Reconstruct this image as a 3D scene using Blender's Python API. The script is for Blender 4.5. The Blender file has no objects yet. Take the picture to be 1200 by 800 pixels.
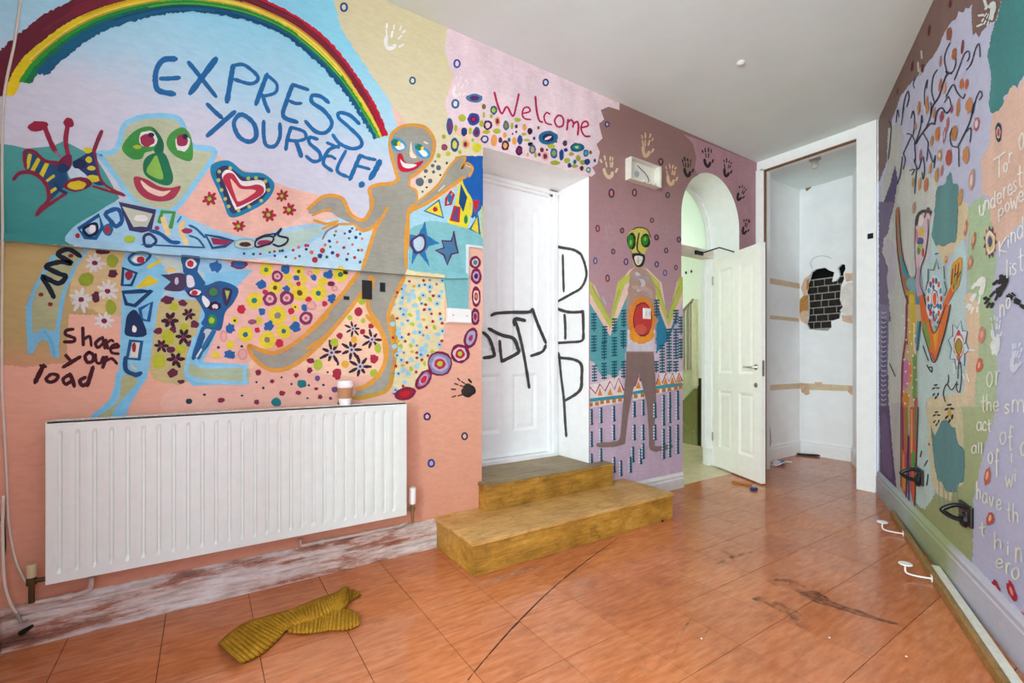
import bpy, bmesh, math, random
from mathutils import Vector, Matrix
from mathutils.geometry import tessellate_polygon
random.seed(7)
SC = bpy.context.scene
COL = SC.collection
PI = math.pi

# ------------------------------------------------------------------ camera
FPX, HORY, CAMZ = 542.0, 421.0, 1.1
ANG = math.radians(56.4)
FW = Vector((math.cos(ANG), math.sin(ANG), 0)); RT = Vector((math.sin(ANG), -math.cos(ANG), 0))
cam = bpy.data.cameras.new('camera'); camo = bpy.data.objects.new('camera', cam); COL.objects.link(camo)
cam.sensor_width = 36; cam.lens = FPX / 1200 * 36; cam.shift_y = (HORY - 400) / 1200
cam.clip_start = 0.02
camo.location = (0, 0, CAMZ); camo.rotation_euler = (PI / 2, 0, ANG - PI / 2)
SC.camera = camo

# ------------------------------------------------------------------ world, daylight, exposure
world = bpy.data.worlds.new('sky'); SC.world = world; world.use_nodes = True
bg = world.node_tree.nodes['Background']; bg.inputs[0].default_value = (.8, .93, 1, 1); bg.inputs[1].default_value = 1.0
def area(name, loc, rot, sx, sy, power, col=(1, 1, 1)):
    l = bpy.data.lights.new(name, 'AREA'); l.shape = 'RECTANGLE'; l.size = sx; l.size_y = sy; l.energy = power; l.color = col
    o = bpy.data.objects.new(name, l); COL.objects.link(o); o.location = loc; o.rotation_euler = rot
    return o
# daylight entering by the sash window in the rear wall, and by the stair hall's own window
area('window_daylight', (-2.72, -.45, 1.75), (0, -PI / 2, 0), 1.9, 2.4, 330, (.82, .98, 1))
area('hall_window_daylight', (5.0, 4.9, 2.2), (PI / 2, 0, 0), 1.2, 1.2, 42, (1, .98, .96))
SC.view_settings.view_transform = 'Standard'
try: SC.view_settings.look = 'None'
except Exception: pass
SC.view_settings.exposure = 0.15; SC.view_settings.gamma = 1.0; SC.view_settings.use_curve_mapping = False
SC.cycles.max_bounces = 14; SC.cycles.diffuse_bounces = 10

# ------------------------------------------------------------------ dimensions of the place (metres)
D = 2.515          # plane of the left wall (y = D)
CZ = 3.08          # ceiling height
BX = 4.63          # plane of the end wall (x = BX)
NX = -.65          # face of the pier at the left edge of the picture
QX = -2.6          # plane of the rear wall, behind the camera
RP = Vector((4.538, 1.458, 0)); RA = math.radians(27.5)     # right wall
RD = Vector((math.cos(RA), math.sin(RA), 0)); RN = Vector((-math.sin(RA), math.cos(RA), 0))
def ry(x, off=0): return RP.y + (x - RP.x) * math.tan(RA) + off / math.cos(RA)

def ray(x, y): return FW + RT * ((x - 600) / FPX) + Vector((0, 0, -(y - HORY) / FPX))
O = Vector((0, 0, CAMZ))
def on_floor(x, y, z=0.0): d = ray(x, y); return O + d * ((z - CAMZ) / d.z)
def on_y(x, y, Y): d = ray(x, y); return O + d * (Y / d.y)
def on_x(x, y, X): d = ray(x, y); return O + d * (X / d.x)
def on_r(x, y, off=0.0):
    d = ray(x, y); p = RP + RN * off; return O + d * ((p - O).dot(RN) / d.dot(RN))

# ------------------------------------------------------------------ materials
MATS = {}
def srgb(h):
    if not isinstance(h, str): return h
    h = h.lstrip('#'); v = [int(h[i:i + 2], 16) / 255 for i in (0, 2, 4)]
    return tuple(c / 12.92 if c <= .04045 else ((c + .055) / 1.055) ** 2.4 for c in v) + (1,)
def nodes(name):
    m = bpy.data.materials.new(name); m.use_nodes = True; nt = m.node_tree
    b = nt.nodes['Principled BSDF']; return m, nt, b
def mul(c, k): return tuple(min(1, v * k) for v in c[:3]) + (1,)
def noise(nt, scale, detail=4, rough=.6, coord='Object', stretch=None, dist=0):
    tc = nt.nodes.new('ShaderNodeTexCoord'); n = nt.nodes.new('ShaderNodeTexNoise')
    n.inputs['Scale'].default_value = scale; n.inputs['Detail'].default_value = detail; n.inputs['Roughness'].default_value = rough
    n.inputs['Distortion'].default_value = dist
    if stretch:
        mp = nt.nodes.new('ShaderNodeMapping'); mp.inputs['Scale'].default_value = stretch
        nt.links.new(tc.outputs[coord], mp.inputs[0]); nt.links.new(mp.outputs[0], n.inputs['Vector'])
    else: nt.links.new(tc.outputs[coord], n.inputs['Vector'])
    return n
def ramp(nt, src, stops):
    r = nt.nodes.new('ShaderNodeValToRGB'); e = r.color_ramp.elements
    while len(e) < len(stops): e.new(.5)
    for i, (p, c) in enumerate(stops): e[i].position = p; e[i].color = srgb(c)
    nt.links.new(src, r.inputs[0]); return r
def mix(nt, fac, a, b, mode='MIX'):
    m = nt.nodes.new('ShaderNodeMix'); m.data_type = 'RGBA'; m.blend_type = mode
    for k, v in ((0, fac), (6, a), (7, b)):
        if hasattr(v, 'links'): nt.links.new(v, m.inputs[k])
        else: m.inputs[k].default_value = v
    return m.outputs[2]
def bump(nt, b, src, strength=.2, dist=.002):
    bp = nt.nodes.new('ShaderNodeBump'); bp.inputs['Strength'].default_value = strength; bp.inputs['Distance'].default_value = dist
    nt.links.new(src, bp.inputs['Height']); nt.links.new(bp.outputs[0], b.inputs['Normal'])
def plain(name, col, rough=.5, metal=0, var=.08, scale=14, bmp=.1, spec=.4):
    if name in MATS: return MATS[name]
    m, nt, b = nodes(name); c = srgb(col); n = noise(nt, scale)
    r = ramp(nt, n.outputs[0], [(.3, mul(c, 1 - var)), (.7, mul(c, 1 + var))])
    nt.links.new(r.outputs[0], b.inputs['Base Color']); b.inputs['Roughness'].default_value = rough; b.inputs['Metallic'].default_value = metal
    b.inputs['Specular IOR Level'].default_value = spec
    if bmp: bump(nt, b, n.outputs[0], bmp)
    MATS[name] = m; return m
def paint(col, streak=.10):
    """hand-brushed emulsion in one colour"""
    key = 'paint_' + col
    if key in MATS: return MATS[key]
    m, nt, b = nodes(key); c = srgb(col)
    n = noise(nt, 9, 5, .65, stretch=(1, 1, .45)); n2 = noise(nt, 60, 3, .6, stretch=(.5, .5, 1.6))
    a = ramp(nt, n.outputs[0], [(.3, mul(c, 1 - streak)), (.7, mul(c, 1 + streak))])
    r2 = ramp(nt, n2.outputs[0], [(.25, (.86, .86, .86, 1)), (.65, (1.0, 1.0, 1.0, 1))])
    nt.links.new(mix(nt, 1.0, a.outputs[0], r2.outputs[0], 'MULTIPLY'), b.inputs['Base Color'])
    b.inputs['Roughness'].default_value = .62; b.inputs['Specular IOR Level'].default_value = .25
    bump(nt, b, n2.outputs[0], .12, .001)
    MATS[key] = m; return m
def grad(key, axis, stops, wob=.12, lo=0., hi=1., rough=.6):
    """brushed paint whose colour blends along a wall coordinate (two paints worked into each other)"""
    if key in MATS: return MATS[key]
    m, nt, b = nodes(key); tc = nt.nodes.new('ShaderNodeTexCoord'); sp = nt.nodes.new('ShaderNodeSeparateXYZ')
    nt.links.new(tc.outputs['Object'], sp.inputs[0])
    n = noise(nt, 5, 5, .65); n2 = noise(nt, 40, 3, .6, stretch=(.6, .6, 1.5))
    mr = nt.nodes.new('ShaderNodeMapRange'); mr.inputs[1].default_value = lo; mr.inputs[2].default_value = hi
    nt.links.new(sp.outputs['XYZ'.index(axis)], mr.inputs[0])
    ma = nt.nodes.new('ShaderNodeMath'); ma.operation = 'MULTIPLY_ADD'; ma.inputs[1].default_value = wob * 2
    nt.links.new(n.outputs[0], ma.inputs[0])
    sb = nt.nodes.new('ShaderNodeMath'); sb.operation = 'SUBTRACT'; sb.inputs[1].default_value = wob
    nt.links.new(mr.outputs[0], sb.inputs[0]); nt.links.new(sb.outputs[0], ma.inputs[2])
    r = ramp(nt, ma.outputs[0], stops)
    r2 = ramp(nt, n2.outputs[0], [(.25, (.9, .9, .9, 1)), (.65, (1, 1, 1, 1))])
    nt.links.new(mix(nt, 1.0, r.outputs[0], r2.outputs[0], 'MULTIPLY'), b.inputs['Base Color'])
    b.inputs['Roughness'].default_value = rough; b.inputs['Specular IOR Level'].default_value = .25
    bump(nt, b, n2.outputs[0], .1, .001)
    MATS[key] = m; return m

WHITE = plain('white_gloss', 'f3f4f3', .4, var=.03)
DOORW = plain('door_white', 'f8f6f0', .38, var=.03)
REVEAL = plain('reveal_white', 'f2f3f2', .55, var=.03)
CEILM = plain('ceiling_emulsion', 'e2edeb', .8, var=.03, scale=3, bmp=.25)
CLOSET = plain('closet_white', 'f4f5f6', .7, var=.04, scale=5)
BLACK = plain('black_metal', '121214', .35, var=.2)
RADM = plain('radiator_enamel', 'e2eae3', .35, var=.025, scale=20, bmp=.03)
PIPEM = plain('painted_pipe', 'cbb9ab', .5, var=.15, scale=30)
PLAST = plain('white_plastic', 'f0efeb', .35, var=.03)
BRASS = plain('dull_brass', '9c8a60', .35, metal=.8)
STEEL = plain('worn_steel', 'b5b0a6', .35, metal=.9)
BARE = plain('bare_plaster', 'cfae90', .85, var=.18, scale=25)
RAW = plain('raw_timber', '8a6747', .75, var=.2, scale=30)

def worn_skirting():
    m, nt, b = nodes('worn_skirting'); n = noise(nt, 3.2, 9, .74, stretch=(.6, .6, 3.2)); n2 = noise(nt, 22, 5, .7, stretch=(.35, .35, 3))
    r = ramp(nt, n.outputs[0], [(.34, '6c4a3c'), (.44, 'ad7762'), (.5, 'd3bfb2'), (.6, 'e2dcd6')])
    r2 = ramp(nt, n2.outputs[0], [(.3, 'b8b0a6'), (.55, 'ffffff')])
    nt.links.new(mix(nt, 1., r.outputs[0], r2.outputs[0], 'MULTIPLY'), b.inputs['Base Color']); b.inputs['Roughness'].default_value = .6
    bump(nt, b, n.outputs[0], .4, .004); return m
SKIRT = worn_skirting()
def tile_mat():
    m, nt, b = nodes('terracotta_vinyl_tile'); oi = nt.nodes.new('ShaderNodeObjectInfo')
    tc = nt.nodes.new('ShaderNodeTexCoord'); ad = nt.nodes.new('ShaderNodeVectorMath'); ad.operation = 'ADD'
    nt.links.new(tc.outputs['Object'], ad.inputs[0]); nt.links.new(oi.outputs['Location'], ad.inputs[1])
    def nz(s, d, st, rot=0, r=.6):
        mp = nt.nodes.new('ShaderNodeMapping'); mp.inputs['Scale'].default_value = st; mp.inputs['Rotation'].default_value = (0, 0, rot)
        n = nt.nodes.new('ShaderNodeTexNoise'); n.inputs['Scale'].default_value = s; n.inputs['Detail'].default_value = d; n.inputs['Roughness'].default_value = r
        nt.links.new(ad.outputs[0], mp.inputs[0]); nt.links.new(mp.outputs[0], n.inputs['Vector']); return n
    streak = nz(9, 6, (1, 5, 1), .5); big = nz(1.6, 5, (1, 1, 1)); dirt = nz(6, 8, (1, 1.6, 1), .9, .75); spk = nz(60, 3, (1, 1, 1))
    base = ramp(nt, streak.outputs[0], [(.25, 'b76c40'), (.5, 'cf8152'), (.78, 'df986c')])
    tint = ramp(nt, big.outputs[0], [(.3, 'd2b8a4'), (.62, 'fff8f2')])
    c1 = mix(nt, .55, base.outputs[0], tint.outputs[0], 'MULTIPLY')
    rnd = ramp(nt, oi.outputs['Random'], [(0, 'f0eae6'), (1, 'ffffff')])
    c2 = mix(nt, 1., c1, rnd.outputs[0], 'MULTIPLY')
    dm = ramp(nt, dirt.outputs[0], [(.54, '000000'), (.74, 'ffffff')])
    dm2 = ramp(nt, spk.outputs[0], [(.66, '000000'), (.74, 'aaaaaa')])
    df = mix(nt, 1., dm.outputs[0], dm2.outputs[0], 'ADD'); k = nt.nodes.new('ShaderNodeMath'); k.operation = 'MULTIPLY'; k.inputs[1].default_value = .5
    nt.links.new(df, k.inputs[0])
    c3 = mix(nt, k.outputs[0], c2, srgb('5d4334'))
    nt.links.new(c3, b.inputs['Base Color'])
    rr = ramp(nt, big.outputs[0], [(.3, '7c7c7c'), (.7, '525252')]); nt.links.new(rr.outputs[0], b.inputs['Roughness'])
    b.inputs['Specular IOR Level'].default_value = .36
    bump(nt, b, streak.outputs[0], .12, .002); return m
TILE = tile_mat()
def step_mat(name, a, bcol, c):
    m, nt, b = nodes(name); n = noise(nt, 3.2, 8, .72, stretch=(1, 1.4, 2)); g = noise(nt, 30, 4, .6, stretch=(.25, 2, 3)); d = noise(nt, 11, 6, .75)
    r = ramp(nt, n.outputs[0], [(.3, a), (.55, bcol), (.72, c)])
    r2 = ramp(nt, g.outputs[0], [(.3, 'c8bfb0'), (.6, 'ffffff')])
    r3 = ramp(nt, d.outputs[0], [(.55, '000000'), (.72, 'c4c4c4')])
    c1 = mix(nt, .8, r.outputs[0], r2.outputs[0], 'MULTIPLY')
    nt.links.new(mix(nt, r3.outputs[0], c1, srgb('4a3a22')), b.inputs['Base Color']); b.inputs['Roughness'].default_value = .5
    bump(nt, b, g.outputs[0], .15, .002); return m
STEPF = step_mat('stained_plywood_riser', '80581c', 'c28f36', 'dcae52')
STEPT = step_mat('stained_plywood_tread', 'b98840', 'd9ac66', 'e6c084')
VINYL = step_mat('brown_vinyl_tread', '84704c', '9a845c', 'aa966e')
BATTEN = step_mat('varnished_batten', '8f6a38', 'a57d45', 'b08a50')
CHIPW = plain('chipped_white_timber', 'd8d5c6', .5, var=.12, scale=40)

# ------------------------------------------------------------------ mesh helpers
def link(name, me, mat=None, parent=None):
    o = bpy.data.objects.new(name, me); COL.objects.link(o)
    if mat and not me.materials: me.materials.append(mat)
    if parent: o.parent = parent
    return o
def obj(name, bm, mat, parent=None, smooth=False):
    me = bpy.data.meshes.new(name); bmesh.ops.recalc_face_normals(bm, faces=bm.faces); bm.to_mesh(me); bm.free()
    if smooth:
        for p in me.polygons: p.use_smooth = True
    return link(name, me, mat, parent)
def tag(o, label=None, cat=None, group=None, kind=None):
    for k, v in (('label', label), ('category', cat), ('group', group), ('kind', kind)):
        if v: o[k] = v
    return o
def empty(name, loc=(0, 0, 0)):
    o = bpy.data.objects.new(name, None); COL.objects.link(o); o.location = loc; o.empty_display_size = .05; return o
def box(bm, lo, hi, bev=0, M=None):
    r = bmesh.ops.create_cube(bm, size=1); lo = Vector(lo); hi = Vector(hi)
    for v in r['verts']:
        v.co = Vector(((lo[i] + hi[i]) / 2 + v.co[i] * (hi[i] - lo[i]) for i in range(3)))
    if bev:
        ed = list({e for v in r['verts'] for e in v.link_edges}); q = bmesh.ops.bevel(bm, geom=ed, offset=bev, segments=2, affect='EDGES', profile=.6)
        vs = list({v for f in q['faces'] for v in f.verts} | {v for v in r['verts'] if v.is_valid})
    else: vs = r['verts']
    if M:
        for v in vs: v.co = M @ v.co
    return vs
def nb(): return bmesh.new()
def boxo(name, lo, hi, mat, parent=None, bev=0, M=None):
    bm = nb(); box(bm, lo, hi, bev, M); return obj(name, bm, mat, parent)
def quad(bm, *ps): return bm.faces.new([bm.verts.new(p) for p in ps])
def tube(bm, pts, r, n=8, closed=False):
    pts = [Vector(p) for p in pts]; rings = []; N = len(pts); up = None
    for i, p in enumerate(pts):
        a = pts[i - 1] if (i or closed) else p; c = pts[(i + 1) % N] if (i < N - 1 or closed) else p
        t = (c - a).normalized()
        if up is None: up = Vector((0, 0, 1)) if abs(t.z) < .9 else Vector((1, 0, 0))
        s = t.cross(up).normalized(); up = s.cross(t).normalized()
        rr = r[i] if isinstance(r, (list, tuple)) else r
        rings.append([bm.verts.new(p + (s * math.cos(2 * PI * k / n) + up * math.sin(2 * PI * k / n)) * rr) for k in range(n)])
    for i in range(N if closed else N - 1):
        A, B = rings[i], rings[(i + 1) % N]
        for k in range(n): bm.faces.new((A[k], A[(k + 1) % n], B[(k + 1) % n], B[k]))
    if not closed: bm.faces.new(rings[0][::-1]); bm.faces.new(rings[-1])
def lathe(bm, prof, n=32, loc=(0, 0, 0), M=None):
    rings = []; loc = Vector(loc)
    for r, z in prof:
        ring = []
        for k in range(n):
            p = Vector((r * math.cos(2 * PI * k / n), r * math.sin(2 * PI * k / n), z))
            ring.append(bm.verts.new((M @ p if M else p) + loc))
        rings.append(ring)
    for A, B in zip(rings, rings[1:]):
        for k in range(n): bm.faces.new((A[k], A[(k + 1) % n], B[(k + 1) % n], B[k]))
    if prof[0][0] > 1e-6: bm.faces.new(rings[0][::-1])
    if prof[-1][0] > 1e-6: bm.faces.new(rings[-1])
def spl(pts, n=6, closed=False):
    """Catmull-Rom through points"""
    pts = [Vector(p) for p in pts]; N = len(pts); out = []
    if N < 3: return pts
    for i in range(N if closed else N - 1):
        g = lambda k: pts[k % N] if closed else pts[max(0, min(N - 1, k))]
        a, b, c, d = g(i - 1), g(i), g(i + 1), g(i + 2)
        for j in range(n):
            t = j / n
            out.append(.5 * ((2 * b) + (c - a) * t + (2 * a - 5 * b + 4 * c - d) * t * t + (3 * b - a - 3 * c + d) * t ** 3))
    if not closed: out.append(pts[-1])
    return out
def prism(bm, poly, M, depth):
    """polygon (2-D list) extruded by depth along local z, placed by matrix M"""
    a = [bm.verts.new(M @ Vector((x, y, 0))) for x, y in poly]; b = [bm.verts.new(M @ Vector((x, y, depth))) for x, y in poly]
    for t in tessellate_polygon([[Vector((x, y, 0)) for x, y in poly]]):
        bm.faces.new([a[i] for i in t]); bm.faces.new([b[i] for i in reversed(t)])
    n = len(poly)
    for i in range(n): bm.faces.new((a[i], a[(i + 1) % n], b[(i + 1) % n], b[i]))

# ------------------------------------------------------------------ the room shell
PEACH = grad('wall_peach', 'Z', [(.0, 'd99a7c'), (.55, 'e5aa90'), (1, 'efbfa8')], .1, .1, 1.5)
AX0, AX1, AZ0, AZ1 = 1.444, 2.350, .335, 2.44      # door recess in the left wall
RX0, RX1, RZS = 3.425, 4.315, 2.354                # arched doorway
RRAD = (RX1 - RX0) / 2; RCX = (RX0 + RX1) / 2
bm = nb()
def wq(x0, x1, z0, z1): quad(bm, (x0, D, z0), (x1, D, z0), (x1, D, z1), (x0, D, z1))
wq(NX, AX0, 0, CZ); wq(AX0, AX1, 0, AZ0); wq(AX0, AX1, AZ1, CZ); wq(AX1, RX0, 0, CZ); wq(RX1, BX, 0, CZ)
NA = 28
arc = [(RCX - RRAD * math.cos(PI * k / NA), RZS + RRAD * math.sin(PI * k / NA)) for k in range(NA + 1)]
for (xa, za), (xb, zb) in zip(arc, arc[1:]):
    quad(bm, (xa, D, za), (xb, D, zb), (xb, D, CZ), (xa, D, CZ))
WL = tag(obj('wall_left', bm, PEACH), 'wall covered by the EXPRESS YOURSELF mural, from radiator to arched doorway', kind='structure')
# recess reveals and soffit
DY = 2.90
bm = nb()
quad(bm, (AX0, D, AZ0), (AX0, DY + .05, AZ0), (AX0, DY + .05, AZ1), (AX0, D, AZ1))
quad(bm, (AX1, D, AZ0 - .3), (AX1, DY + .05, AZ0 - .3), (AX1, DY + .05, AZ1), (AX1, D, AZ1))
quad(bm, (AX0, D, AZ1), (AX1, D, AZ1), (AX1, DY + .05, AZ1), (AX0, DY + .05, AZ1))
quad(bm, (AX0, DY + .05, 0), (AX1, DY + .05, 0), (AX1, DY + .05, AZ1), (AX0, DY + .05, AZ1))
REC = tag(obj('door_recess', bm, REVEAL, WL), 'white reveals of the recessed doorway')
# arch reveal (splayed towards the hall)
AY = 2.86; SPL = .07
bm = nb()
front = [(RX0, 0)] + arc + [(RX1, 0)]
def back(x, z): return (RCX + (x - RCX) * (1 + SPL / RRAD), AY, z + (SPL * .8 if z > RZS else 0) * max(0, (z - RZS) / RRAD))
for (xa, za), (xb, zb) in zip(front, front[1:]):
    quad(bm, (xa, D, za), (xb, D, zb), back(xb, zb), back(xa, za))
tag(obj('arch_reveal', bm, REVEAL, WL), 'white splayed reveal of the arched doorway')

# ceiling, floor, other walls
bm = nb(); quad(bm, (QX - .1, -2.4, CZ), (6.1, -2.4, CZ), (6.1, 2.95, CZ), (QX - .1, 2.95, CZ))
CE = tag(obj('ceiling', bm, CEILM), 'off-white plastered ceiling of the room', kind='structure')
p = on_floor(868, 73, CZ)
bm = nb(); lathe(bm, [(.0, .0), (.022, 0), (.028, -.008), (.014, -.016), (0, -.018)], 12, (p.x, p.y, CZ)); obj('cable_stub', bm, PLAST, CE)
bm = nb(); quad(bm, (QX - .1, -2.4, -.003), (6.1, -2.4, -.003), (6.1, 2.9, -.003), (QX - .1, 2.9, -.003))
FLR = tag(obj('floor', bm, plain('dark_joint', '2a1c14', .8)), 'terracotta vinyl tiled floor with dark scuffs', kind='structure')
TS, TX0, TY0 = .31, .171, .998
bm = nb(); box(bm, (-TS / 2 + .0013, -TS / 2 + .0013, -.0028), (TS / 2 - .0013, TS / 2 - .0013, 0)); tme = bpy.data.meshes.new('tile'); bm.to_mesh(tme); bm.free(); tme.materials.append(TILE)
for i in range(-9, 19):
    for j in range(-11, 6):
        cx, cy = TX0 + (i + .5) * TS, TY0 + (j + .5) * TS
        if cx < QX or cx > 5.95: continue
        if cx < NX - .16 and cy > 1.9: continue
        if cy + TS / 2 < min(ry(cx - TS / 2), ry(cx + TS / 2)) - .02: continue
        if cx > BX + .2 and cy - TS/2 > 2.66: continue
        if cx < BX + .05 and cy - TS/2 > D: continue
        t = link('tile', tme, None, FLR); t.location = (cx, cy, random.uniform(-.0004, 0.0))
RMAT = plain('wall_lavender', 'cfcbe0', .65, var=.04, scale=6)
bm = nb()
a = QX - .05
quad(bm, (a, ry(a), 0), (BX, ry(BX), 0), (BX, ry(BX), CZ), (a, ry(a), CZ))
WR = tag(obj('wall_right', bm, RMAT), 'lavender wall with painted tree, figure and white lettering', kind='structure')
# pier at the left edge of the picture, and the rear wall with its sash window, both behind the camera
PY = 1.15
tag(boxo('wall_near', (NX - .3, PY, 0), (NX, D, CZ), plain('near_wall', 'cdb9aa', .7)), 'pale projecting pier at the corner beside the radiator', kind='structure')
bm = nb(); WY0, WY1, WZ0, WZ1 = -1.65, .75, .8, 2.7
for (y0, y1, z0, z1) in ((ry(QX) - .05, WY0, 0, CZ), (WY1, D, 0, CZ), (WY0, WY1, 0, WZ0), (WY0, WY1, WZ1, CZ)):
    quad(bm, (QX, y0, z0), (QX, y1, z0), (QX, y1, z1), (QX, y0, z1))
quad(bm, (QX, D, 0), (NX - .28, D, 0), (NX - .28, D, CZ), (QX, D, CZ))
tag(obj('wall_rear', bm, plain('rear_wall', 'd8cfc6', .7)), 'pale rear wall with the sash window, behind the camera', kind='structure')
wf = tag(empty('window_1', (QX, -.45, WZ0)), 'white timber sash window in the rear wall', kind='structure')
bm = nb()
for (y0, y1, z0, z1) in ((-1.2, 1.2, 0, .06), (-1.2, 1.2, 1.84, 1.9), (-1.2, -1.14, 0, 1.9), (1.14, 1.2, 0, 1.9), (-1.2, 1.2, .93, .97), (-.02, .02, 0, 1.9)):
    box(bm, (-.07, y0, z0), (0, y1, z1))
obj('window_frame', bm, WHITE, wf); boxo('window_sill', (-.07, -1.26, -.04), (.08, 1.26, 0), WHITE, wf)

# end wall: timber frame round a tall opening into the closet
OY0, OY1, OZ = 1.652, 2.435, 2.975
bm = nb()
quad(bm, (BX, ry(BX), OZ), (BX, D, OZ), (BX, D, CZ), (BX, ry(BX), CZ))
quad(bm, (BX, OY1 + .005, 0), (BX, D, 0), (BX, D, OZ), (BX, OY1 + .005, OZ)); quad(bm, (BX, ry(BX) - .03, 0), (BX, OY0 - .005, 0), (BX, OY0 - .005, OZ), (BX, ry(BX) - .03, OZ))
WE = tag(obj('wall_end', bm, REVEAL), 'narrow end wall framing the tall closet opening', kind='structure')
fr = tag(empty('trim_1', (BX, (OY0 + OY1) / 2, 0)), 'wide white timber frame round the closet opening', kind='structure')
def rel(o, lo, hi): return [lo[i] - o.location[i] for i in range(3)], [hi[i] - o.location[i] for i in range(3)]
for nm, lo, hi, mt in (('jamb_board', (BX - .025, ry(BX) + .005, 0), (BX + .1, OY0, CZ - .005), WHITE), ('jamb_board', (BX - .025, OY1, 0), (BX + .1, D - .002, CZ - .09), WHITE),
                   ('head_board', (BX - .025, OY0, OZ), (BX + .1, OY1 + .03, CZ - .02), WHITE), ('bare_edge', (BX - .02, OY1 - .008, 0), (BX + .02, OY1 + .001, OZ), RAW),
                   ('bare_edge', (BX - .02, OY0, OZ - .008), (BX + .025, OY1, OZ + .001), RAW)):
    boxo(nm, *rel(fr, lo, hi), mt, fr, .002)
q = on_x(1020, 276.5, BX - .026); boxo('tape_patch', *rel(fr, (q.x - .002, q.y - .02, q.z - .022), (q.x, q.y + .02, q.z + .022)), BLACK, fr)

# closet
CX, CY = 5.80, 2.645
bm = nb(); quad(bm, (BX + .1, CY, 0), (CX, CY, 0), (CX, CY, CZ), (BX + .1, CY, CZ)); quad(bm, (BX + .1, OY1, 0), (BX + .1, CY, 0), (BX + .1, CY, CZ), (BX + .1, OY1, CZ))
WCL = tag(obj('wall_closet_left', bm, CLOSET), 'white side wall inside the closet with bare plaster bands', kind='structure')
bm = nb(); quad(bm, (BX + .09, ry(BX + .09), 0), (CX + .1, ry(CX + .1), 0), (CX + .1, ry(CX + .1), CZ), (BX + .09, ry(BX + .09), CZ))
WCR = tag(obj('wall_closet_right', bm, CLOSET), 'narrow white side wall at the right inside the closet', kind='structure')
# back wall with a broken hole; bricks behind
HF = (920, 280, 6.667)
def hp(s, X=CX): 
    v = [float(k) for k in s.split()]; return [on_x(HF[0] + v[i] / HF[2], HF[1] + v[i + 1] / HF[2], X) for i in range(0, len(v), 2)]
hole = hp('190 310 205 260 240 235 310 222 345 245 385 260 372 310 368 335 400 325 425 290 420 255 410 225 440 195 468 200 472 235 455 270 462 310 440 360 432 420 428 470 445 500 455 530 440 555 425 620 360 640 362 690 335 718 250 712 190 705 165 660 178 620 182 540 180 440 165 420 168 370')
outer = [(ry(CX) - .02, 0), (CY, 0), (CY, CZ), (ry(CX) - .02, CZ)]
bm = nb(); ov = [Vector((y, z, 0)) for y, z in outer]; hv = [Vector((p.y, p.z, 0)) for p in hole]
allv = ov + hv; vs = [bm.verts.new((CX, v.x, v.y)) for v in allv]
for t in tessellate_polygon([ov, hv]):
    try: bm.faces.new([vs[i] for i in t])
    except ValueError: pass
n0 = len(ov); vb = [bm.verts.new((CX + .035, v.x, v.y)) for v in hv]; m_ = len(hv)
for i in range(m_): bm.faces.new((vs[n0 + i], vs[n0 + (i + 1) % m_], vb[(i + 1) % m_], vb[i]))
WCB = tag(obj('wall_closet_back', bm, CLOSET), 'white closet back wall with a hole broken through to brickwork', kind='structure')
SOOT = plain('sooty_mortar', 'b3aaa0', .9, var=.3, scale=40); BRK = plain('sooty_brick', '2b2623', .9, var=.45, scale=30, bmp=.4)
lo_ = hp('165 720')[0]; hi_ = hp('460 180')[0]
bm = nb(); X1 = CX + .13
quad(bm, (X1, lo_.y + .05, lo_.z - .05), (X1, hi_.y - .12, lo_.z - .05), (X1, hi_.y - .12, on_x(940, 329, X1).z), (X1, lo_.y + .05, on_x(940, 329, X1).z))
obj('mortar_backing', bm, SOOT, WCB)
bm = nb(); quad(bm, (X1 + .25, lo_.y + .3, lo_.z - .3), (X1 + .25, hi_.y - .3, lo_.z - .3), (X1 + .25, hi_.y - .3, hi_.z + .4), (X1 + .25, lo_.y + .3, hi_.z + .4)); obj('cavity_back', bm, plain('cavity_soot', '0c0a09', .95), WCB)
bz0 = on_x(945, 386, X1).z; bz1 = on_x(945, 329.5, X1).z; nc = 7; ch = (bz1 - bz0) / nc
yL = on_x(944, 350, X1).y + .02; yR = on_x(992, 350, X1).y - .02
for r_ in range(nc):
    y = yL + (.04 if r_ % 2 else 0); k = r_
    while y > yR:
        w = (.105, .06, .11, .1)[k % 4] * random.uniform(.9, 1.1); k += 1
        boxo('brick', (X1 - .018 - random.uniform(0, .008), max(yR, y - w), bz0 + r_ * ch + .009), (X1 + .01, y, bz0 + (r_ + 1) * ch - .005), BRK, WCB, .003)
        y -= w + .016
# torn plaster flakes round the hole and bare bands
def flake(name, s, thick, mat, par=None, X=CX):
    bm = nb(); P = hp(s, X); prism(bm, [(p.y, p.z) for p in P], Matrix(((0, 0, -1, X), (1, 0, 0, 0), (0, 1, 0, 0), (0, 0, 0, 1))), thick); return obj(name, bm, mat, par or WCB)
PINKP = plain('pink_plaster', 'd9b9a2', .9, var=.15, scale=30); TANP = plain('tan_board', 'b98446', .8, var=.2, scale=30)
flake('exposed_plaster', '150 310 205 270 185 330 165 370 180 430 185 470 180 560 180 640 165 665 125 640 112 600 118 470 145 440 125 380', .001, PINKP)
flake('exposed_board', '118 470 150 440 182 440 184 560 140 560 112 580', .0025, TANP); flake('exposed_board', '170 320 186 310 186 400 165 390', .0025, TANP)
flake('exposed_plaster', '465 268 560 265 568 320 520 325 478 335', .001, PINKP); flake('exposed_plaster', '440 590 470 600 570 590 575 640 510 660 450 640', .001, PINKP)
flake('loose_plaster_slab', '440 380 500 340 550 345 568 575 480 600 430 560 455 530 432 480', .012, plain('plaster_slab', 'e6dfd8', .8, var=.1), X=CX)
flake('torn_flap', '370 330 385 265 410 250 430 290 400 325', .006, CLOSET)
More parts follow.
